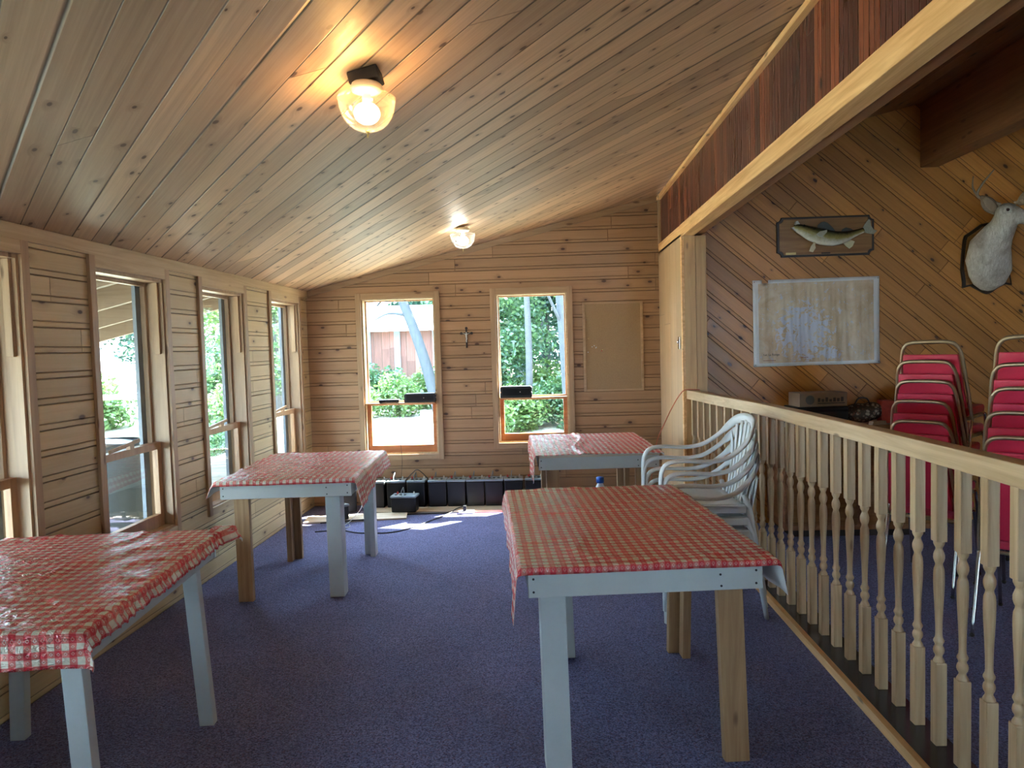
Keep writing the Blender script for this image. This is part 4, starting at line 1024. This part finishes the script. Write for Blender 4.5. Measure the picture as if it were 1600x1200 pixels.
mb = MB(); mb.blob((0,0,.13), (.11,.11,.13), 20, 12); mb.blob((.06,.03,.21),(.08,.08,.07),16,10); o = mb.build('bag_body', plain('navy_nylon', (.018,.022,.04), .55, nz=.3, bump=.5), t, 0, True)
rm = o.modifiers.new('skin','REMESH'); rm.mode='VOXEL'; rm.voxel_size=.012; rm.use_smooth_shade=True
mb = MB(); mb.sweep(smooth_path([(-.09,-.08,.12),(-.03,-.10,.22),(.05,-.05,.285)],5), .012, .004, (0,1,0), 8); mb.build('strap', M['lid'], t, 0, True)
t = thing('paper_stack', 'pale stack of papers lying in front of the patterned bag', 'papers', (2.50, 5.50, ZT), R(12))
for k in range(4): mb = MB(); mb.box(-.06,.06,-.022,.022,.007*k,.007*k+.006); o = mb.build('sheet_bundle', plain('old_paper', (.5,.45,.34), .8), t); o.rotation_euler = (0,0,R(3*k))

# ------------------------------------------------------------------ outdoors
def ground_mat():
    T = NT('dry_grass_ground'); P = T.obj(); n = T.noise(P, .9, 5., .6); n2 = T.noise(P, 14., 4., .7)
    c = T.mix(T.mr(n, .42, .62), (.42,.38,.32), (.13,.16,.07)); c = T.mix(T.mr(n2, .45, .7), c, (.10,.13,.11)); T.bsdf(c, .95, normal=T.bump(n2, .5, .03), spec=.1); return T.m
gm = MB(); nx, ny = 60, 60; g = []
def gz(x, y):
    k = max(0, min(1, (y-7.6)/8.0)); base = -.32 + .62*k*k*(3-2*k)
    k2 = max(0, min(1, (-4.6-x)/9.0)); base = max(base, -.32 + 1.0*k2*k2*(3-2*k2))
    return base + .05*math.sin(x*.7+y*.4) - .03
for j in range(ny+1):
    row = []
    for i in range(nx+1):
        x = -38 + 70*i/nx; y = -14 + 62*j/ny; row.append(gm.bm.verts.new((x, y, gz(x, y) if not (XL-.2 < x < XE+.3 and YF-.3 < y < YB+.2) else -.42)))
    g.append(row)
for j in range(ny):
    for i in range(nx): gm.bm.faces.new((g[j][i], g[j][i+1], g[j+1][i+1], g[j+1][i]))
o = gm.build('ground', ground_mat(), None, 0, True); struct(o)
# porch along the left wall
XP = -4.35; YP = 6.05
pf = MB(); pf.box(XP, XL-.155, YF, YP, -.16, -.06); struct(pf.build('porch_floor', planks('porch_deck', (0,1,0), (1,0,0), .14, 3., (.25,.22,.19), (.38,.34,.29), var=.1)))
pr = sroot('porch_roof')
mb = MB(); vs = mb.box(XP-.1, XL-.16, YF, YP, 0, 1)
for v in vs: v.co.z = zc(v.co.x) + .02 + (.03 if v.co.z > .5 else 0)
mb.build('roof_planks', planks('porch_roof_boards', (0,1,0), (1,0,0), .15, 3., (.12,.075,.045), (.20,.135,.09), var=.2), pr)
y = YF+.3; raft = timber('rafter_wood', (.13,.085,.05), (.20,.14,.09), .7, axis=0)
while y < YP-.02:
    mb = MB(); vs = mb.box(XP-.1, XL-.16, y, y+.04, 0, 1)
    for v in vs: v.co.z = zc(v.co.x) + (.02 if v.co.z > .5 else -.12)
    mb.build('rafter', raft, pr); y += .595
for yy in (YF+.3, -.2, 2.9, YP-.1):
    mb = MB(); mb.box(XP+.0, XP+.09, yy, yy+.09, -.06, zc(XP)-.12); struct(mb.build('porch_post', raft))
mb = MB(); mb.box(XP, XP+.04, YF, YP, zc(XP)-.17, zc(XP)-.11); mb.build('header', raft, pr)
# things on the porch
t = thing('barrel', 'grey plastic barrel with a crumpled bag inside on the porch', 'barrel', (-3.05, 4.80, -.06))
mb = MB(); mb.lathe([(.22,0),(.245,.05),(.26,.35),(.268,.7),(.27,.95),(.285,.955),(.285,.985),(.26,.99)], 28, None, False); mb.build('drum', plain('grey_blue_plastic', (.035,.05,.065), .5, nz=.2), t, 0, True)
mb = MB(); rows = []
mb.blob((0,0,.93), (.25,.25,.07), 24, 12)
for v in mb.bm.verts: v.co += Vector((0,0,.03))*noise.noise(v.co*12)
mb.build('bag', plain('crumpled_bag', (.05,.06,.07), .25, bump=.8), t, 0, True)
t = thing('storage_bin', 'dark blue storage bin on the porch outside the second window', 'bin', (-2.98, 5.58, -.06), R(8))
mb = MB(); vs = mb.box(-.16,.16,-.16,.16,0,.74)
for v in vs:
    if v.co.z < .1: v.co.x *= .82; v.co.y *= .82
mb.build('tub', plain('navy_bin', (.008,.013,.028), .5), t, .01); mb = MB(); mb.box(-.18,.18,-.18,.18,.74,.77); mb.build('lid', plain('navy_lid', (.03,.045,.07), .5), t, .008)
t = thing('wooden_crate', 'weathered slatted crate of firewood standing outside the middle left window', 'crate', (-3.15, 6.72, -.36), R(15))
cm = timber('weathered_slat', (.22,.22,.21), (.36,.36,.34), .8, axis=0)
for sy in (-1,1):
    for k in range(4): mb = MB(); mb.box(-.35,.35,sy*.25-.01,sy*.25+.01,.03+k*.22,.20+k*.22); mb.build('slat', cm, t, .003)
for sx in (-1,1):
    for k in range(4): mb = MB(); mb.box(sx*.35-.01,sx*.35+.01,-.25,.25,.031+k*.22,.199+k*.22); mb.build('slat', cm, t, .003)
mb = MB(); mb.box(-.33,.33,-.23,.23,0,.03); mb.build('crate_floor', cm, t)
for k in range(7):
    a_ = random.uniform(0, PI); lx, ly = random.uniform(-.12,.12), random.uniform(-.08,.08)
    mb = MB(); L_ = .20; lz = .30+.05*k; mb.tube([(lx-L_*math.cos(a_)*.9, ly-L_*math.sin(a_)*.7, lz), (lx+L_*math.cos(a_)*.9, ly+L_*math.sin(a_)*.7, lz+.03)], .04, 8)
    if k < 6: fo = mb.build('firewood_log', raft, None); fo.location = (-3.15, 6.72, -.36); fo.rotation_euler = (0,0,R(15)); tag(fo, 'split firewood log heaped in the weathered crate outside', 'log', 'firewood in the crate')
    else: mb.bm.free()
t = thing('sawhorse', 'old wooden sawhorse standing far out in the bright yard', 'sawhorse', (-7.6, 12.6, gz(-7.6,12.6)), R(20))
mb = MB(); mb.box(-.6,.6,-.05,.05,.7,.8); mb.build('beam', raft, t)
for sx in (-1,1):
    for sy in (-1,1): mb = MB(); mb.bar((sx*.45,sy*.03,.72),(sx*.55,sy*.32,0),.08,.04); mb.build('leg', raft, t)
# shed
sh_ = thing('shed', 'low red brown shed with a white metal roof beyond the trees', 'shed', (-6.0, 24, .25), R(0))
rb = planks('red_shed_boards', (0,0,1), (1,0,0), .28, 1.2, (.10,.035,.028), (.20,.085,.07), groove=.02, var=.4, knots=(1,1,0.))
mb = MB(); mb.box(-3.0, 3.0, 0, 4.2, 0, 1.95); mb.build('wall', rb, sh_)
mb = MB(); vs = mb.box(-3.3,3.3,-.5,2.1,1.9,1.96)
for v in vs: v.co.z += (v.co.y+.5)*.36
vs = mb.box(-3.3,3.3,2.1,4.7,1.9,1.96)
for v in vs: v.co.z += (4.7-v.co.y)*.36
mb.build('roof', plain('white_roof_metal', (.75,.78,.80), .35), sh_)
for x in (-2.6, -.9, .1, 1.1, 2.4):
    mb = MB(); mb.box(x-.10, x+.10, -.08, -.002, 0, 1.93); mb.build('post', plain('grey_log', (.18,.21,.24), .9, nz=.3), sh_)
mb = MB(); mb.box(-.6,0.,-.03,-.002,.2,1.6); mb.build('door', plain('pale_door', (.45,.42,.42), .7), sh_)

# trees
bark = plain('bark', (.05,.055,.06), .95, nz=.5, nscale=12., bump=.8); birch = plain('pale_bark', (.035,.043,.05), .9, nz=.45, nscale=9., bump=.5)
def leaf_mat(name, a, b):
    T = NT(name); r = T.n('ShaderNodeNewGeometry').outputs['Random Per Island']
    c = T.mix(r, a, b); d = T.n('ShaderNodeBsdfDiffuse', {'Color': c}); tl = T.n('ShaderNodeBsdfTranslucent', {'Color': c}); gl = T.n('ShaderNodeBsdfGlossy', {'Color': (.8,.9,1), 'Roughness': .4})
    m1 = T.n('ShaderNodeMixShader', {0: .35, 1: d.outputs[0], 2: tl.outputs[0]}); m2 = T.n('ShaderNodeMixShader', {0: .05, 1: m1.outputs[0], 2: gl.outputs[0]}); T.t.links.new(m2.outputs[0], T.out.inputs[0]); return T.m
LF = [leaf_mat('leaf_green', (.025,.075,.035), (.08,.16,.05)), leaf_mat('leaf_dark', (.012,.045,.03), (.04,.10,.05)), leaf_mat('leaf_yellow_green', (.06,.13,.03), (.14,.22,.06))]
def leaves_mesh(name, n, clusters, size, seed):
    rnd = random.Random(seed); vs = []; fs = []
    for _ in range(n):
        c, r = clusters[rnd.randrange(len(clusters))]
        d = Vector((rnd.gauss(0,1), rnd.gauss(0,1), rnd.gauss(0,1))); d = d.normalized()*(rnd.random()**.45)
        p = Vector(c) + Vector((d.x*r[0], d.y*r[1], d.z*r[2]))
        a = Vector((rnd.gauss(0,1), rnd.gauss(0,1), rnd.gauss(0,.6))).normalized(); b = a.orthogonal().normalized(); b = (b*math.cos(rnd.random()*6) + a.cross(b)*math.sin(rnd.random()*6)).normalized()
        s = size*(.6+.8*rnd.random()); k = len(vs)
        vs += [p-a*s, p+b*s*.5, p+a*s, p-b*s*.5]; fs.append((k,k+1,k+2,k+3))
    me = bpy.data.meshes.new(name); me.from_pydata([tuple(v) for v in vs], [], fs); return me
def crown(h, w, n, rnd):
    cl = []
    for _ in range(n):
        z = h*(.12+.88*rnd.random()); k = math.sin(PI*min(1, (z/h)*.85+.12)); a = rnd.random()*6.28
        cl.append(((math.cos(a)*w*k*rnd.random(), math.sin(a)*w*k*rnd.random(), z), (w*.33, w*.33, w*.26)))
    return cl
rt = random.Random(5)
tree_me = [leaves_mesh('foliage', 15000, crown(6.5, 1.7, 34, rt), .062, i+1) for i in range(3)]
trunk_me = []
for i in range(3):
    mb = MB(); pts = smooth_path([(0,0,-.4),(.05*i,.02,1.5),(-.06,.05,3.2),(.08*i,-.05,5.2),(.05,0,6.6)], 4); n_ = len(pts)
    mb.sweep(pts, [.13*(1-.8*k/n_) for k in range(n_)], [.13*(1-.8*k/n_) for k in range(n_)], None, 10)
    for b_ in range(6):
        z = 1.6+.75*b_; a = b_*2.4; mb.tube([(0,0,z),(math.cos(a)*.6,math.sin(a)*.6,z+.4),(math.cos(a)*1.1,math.sin(a)*1.1,z+.9)], .03, 6)
    bmesh.ops.recalc_face_normals(mb.bm, faces=mb.bm.faces); me = bpy.data.meshes.new('trunk'); mb.bm.to_mesh(me); mb.bm.free(); trunk_me.append(me)
def tree(x, y, s, kind, lab, group, rz=0):
    t = thing('tree', lab, 'tree', (x, y, gz(x,y)), rz, group); t.scale = (s, s, s)
    f = bpy.data.objects.new('foliage', tree_me[kind]); COL.objects.link(f); f.parent = t
    if not f.data.materials: f.data.materials.append(LF[kind])
    k = bpy.data.objects.new('trunk', trunk_me[kind]); COL.objects.link(k); k.parent = t
    if not k.data.materials: k.data.materials.append(bark)
    return t
KL = ['mid green leafy tree', 'dark blue-green leafy tree', 'yellow-green leafy tree']
spots = [(-.9,14.2,.75,0),(1.0,13.4,.8,2),(.1,16.5,1.0,1),(2.6,16.,1.,0),(-.5,20,1.2,1),(1.6,20.5,1.25,0),(4.2,20,1.2,2),(3.2,13.0,.8,1),(-2.6,29,1.5,0),(-5.2,31,1.5,1),(-8.0,30,1.5,2),(-10.5,28,1.4,0),(5.5,27,1.5,1),(-1,30,1.6,2),(2.5,30,1.6,1),(-13.5,24,1.3,1),(-9.6,19.5,1.1,2),(-14,19,1.2,0),(-17,24,1.4,1),(-16,15,1.2,2),(-20,18,1.4,0),(-19,11,1.3,1),(-5.5,14.6,.8,0),(-6.9,17.,.9,2)]
for i, (x, y, s, k) in enumerate(spots):
    g_ = 'trees behind the right back window' if (x > -1.5 and y < 22) else ('trees beyond the shed' if x > -12 and y > 22 else 'trees beyond the yard on the left')
    lab = KL[k] + (' standing outside the right back window' if (x > -1.5 and y < 22) else (' rising behind the white shed roof' if x > -12 and y > 22 else ' at the far edge of the bright yard, left windows'))
    tree(x, y, s, k, lab, g_, i*1.3)
# leaning trunk seen in the left back window, and bare trunks in the right one
def trunk_thing(label, pts, r, mat, branches=()):
    t = thing('tree', label, 'tree', pts[0]); o0 = Vector(pts[0]); mb = MB(); pp = smooth_path([Vector(p)-o0 for p in pts], 5); n_ = len(pp)
    mb.sweep(pp, [r*(1-.35*k/n_) for k in range(n_)], [r*(1-.35*k/n_) for k in range(n_)], None, 12); mb.build('trunk', mat, t, 0, True)
    for br in branches:
        mb = MB(); q_ = smooth_path([Vector(p)-o0 for p in br], 4); mb.sweep(q_, [.03*(1-.7*k/len(q_)) for k in range(len(q_))], [.03*(1-.7*k/len(q_)) for k in range(len(q_))], None, 8); mb.build('branch', mat, t, 0, True)
    return t
lt = trunk_thing('leaning pale tree trunk crossing the left back window', [(-1.95,13.4,.1),(-2.18,13.4,1.1),(-2.42,13.4,1.9),(-2.70,13.4,2.7),(-3.0,13.5,3.8),(-3.1,13.5,5.2)], .11, birch, [[(-2.52,13.4,2.15),(-2.85,13.3,2.2),(-3.1,13.2,2.08)],[(-2.75,13.4,2.9),(-2.3,13.2,3.3),(-2.0,13.1,3.4)]])
f = link('foliage', leaves_mesh('foliage', 2600, [((-.7,0,3.3),(.9,.7,.5)),((-1.3,0,4.0),(1,.8,.7)),((0,0.2,3.9),(1,.8,.6)),((-.9,0,2.75),(.5,.4,.18))], .07, 44), LF[0], lt)
trunk_thing('thick pale tree trunk on the right side of the right back window', [(.42,11.6,-.1),(.36,11.6,1.2),(.28,11.6,2.6),(.2,11.6,4.2)], .105, birch, [[(.33,11.6,1.8),(.1,11.4,2.3),(.0,11.3,2.7)]])
trunk_thing('slim tree trunk close behind the thick one in the right back window', [(.95,12.6,0),(.88,12.6,1.6),(.75,12.6,3.0),(.7,12.6,4.4)], .09, birch)
trunk_thing('slim dark trunk in the middle of the right back window', [(-.28,12.8,0),(-.26,12.8,1.6),(-.3,12.8,3.4)], .07, bark)
# bushes
bush_me = [leaves_mesh('bush_leaves', 4200, [((random.uniform(-.6,.6), random.uniform(-.4,.4), random.uniform(.15,.75)), (.4,.35,.35)) for _ in range(9)], .045, 60+i) for i in range(2)]
for i, (x, y, s, k) in enumerate([(-3.1,14.2,.95,0),(-1.6,15.2,.9,1),(-2.4,15.6,1.0,0),(-3.9,16.2,1.0,1),(-.6,12.6,.9,0),(.3,12.9,.9,1),(1.2,12.2,.9,0),(-.1,14.8,1.1,0),(2.2,13.8,1.1,1),(-6.3,9.2,.9,0),(-5.3,11.0,.6,1),(-8.8,13.5,1.2,0),(-11,11.5,1.3,1),(-7.2,15.5,1.4,1),(-5.6,12.6,1.0,0)]):
    right = x > -1.0 and y < 16; mid = x > -4.2 and not right
    lab = ('leafy bush at the foot of the trees in the right back window' if right else 'leafy bush before the shed in the left back window' if mid else 'leafy bush in the bright yard outside the left windows')
    o = bpy.data.objects.new('bush', bush_me[k]); COL.objects.link(o); o.location = (x, y, gz(x,y)-.05); o.scale = (s,s,s); o.rotation_euler = (0,0,i*1.7)
    if not o.data.materials: o.data.materials.append(LF[2 if k == 0 else 0])
    tag(o, lab, 'bush', 'bushes: ' + ('right back window' if right else 'left back window' if mid else 'left yard'))

# labels in picture order for the greenery outside
def order_labels(objs, fmt):
    ds = sorted(objs, key=lambda o: o.location.x/max(.5, o.location.y)); W_ = ['first','second','third','fourth','fifth','sixth','seventh','eighth','ninth','tenth','eleventh','twelfth']
    for i_, o in enumerate(ds): o['label'] = fmt % W_[i_]
for g_, fm_ in (('bushes: left yard','%s bush from the left in the bright yard outside the left windows'), ('bushes: right back window','%s bush from the left in the right back window'), ('bushes: left back window','%s bush from the left before the shed')):
    order_labels([o for o in COL.objects if o.parent is None and o.get('group') == g_], fm_)
for g_ in ('trees behind the right back window','trees beyond the shed','trees beyond the yard on the left'):
    for k_ in KL:
        order_labels([o for o in COL.objects if o.parent is None and o.get('group') == g_ and o['label'].startswith(k_)], '%s '+k_+' from the left '+{'trees behind the right back window':'in the right back window','trees beyond the shed':'beyond the shed','trees beyond the yard on the left':'beyond the left yard'}[g_])
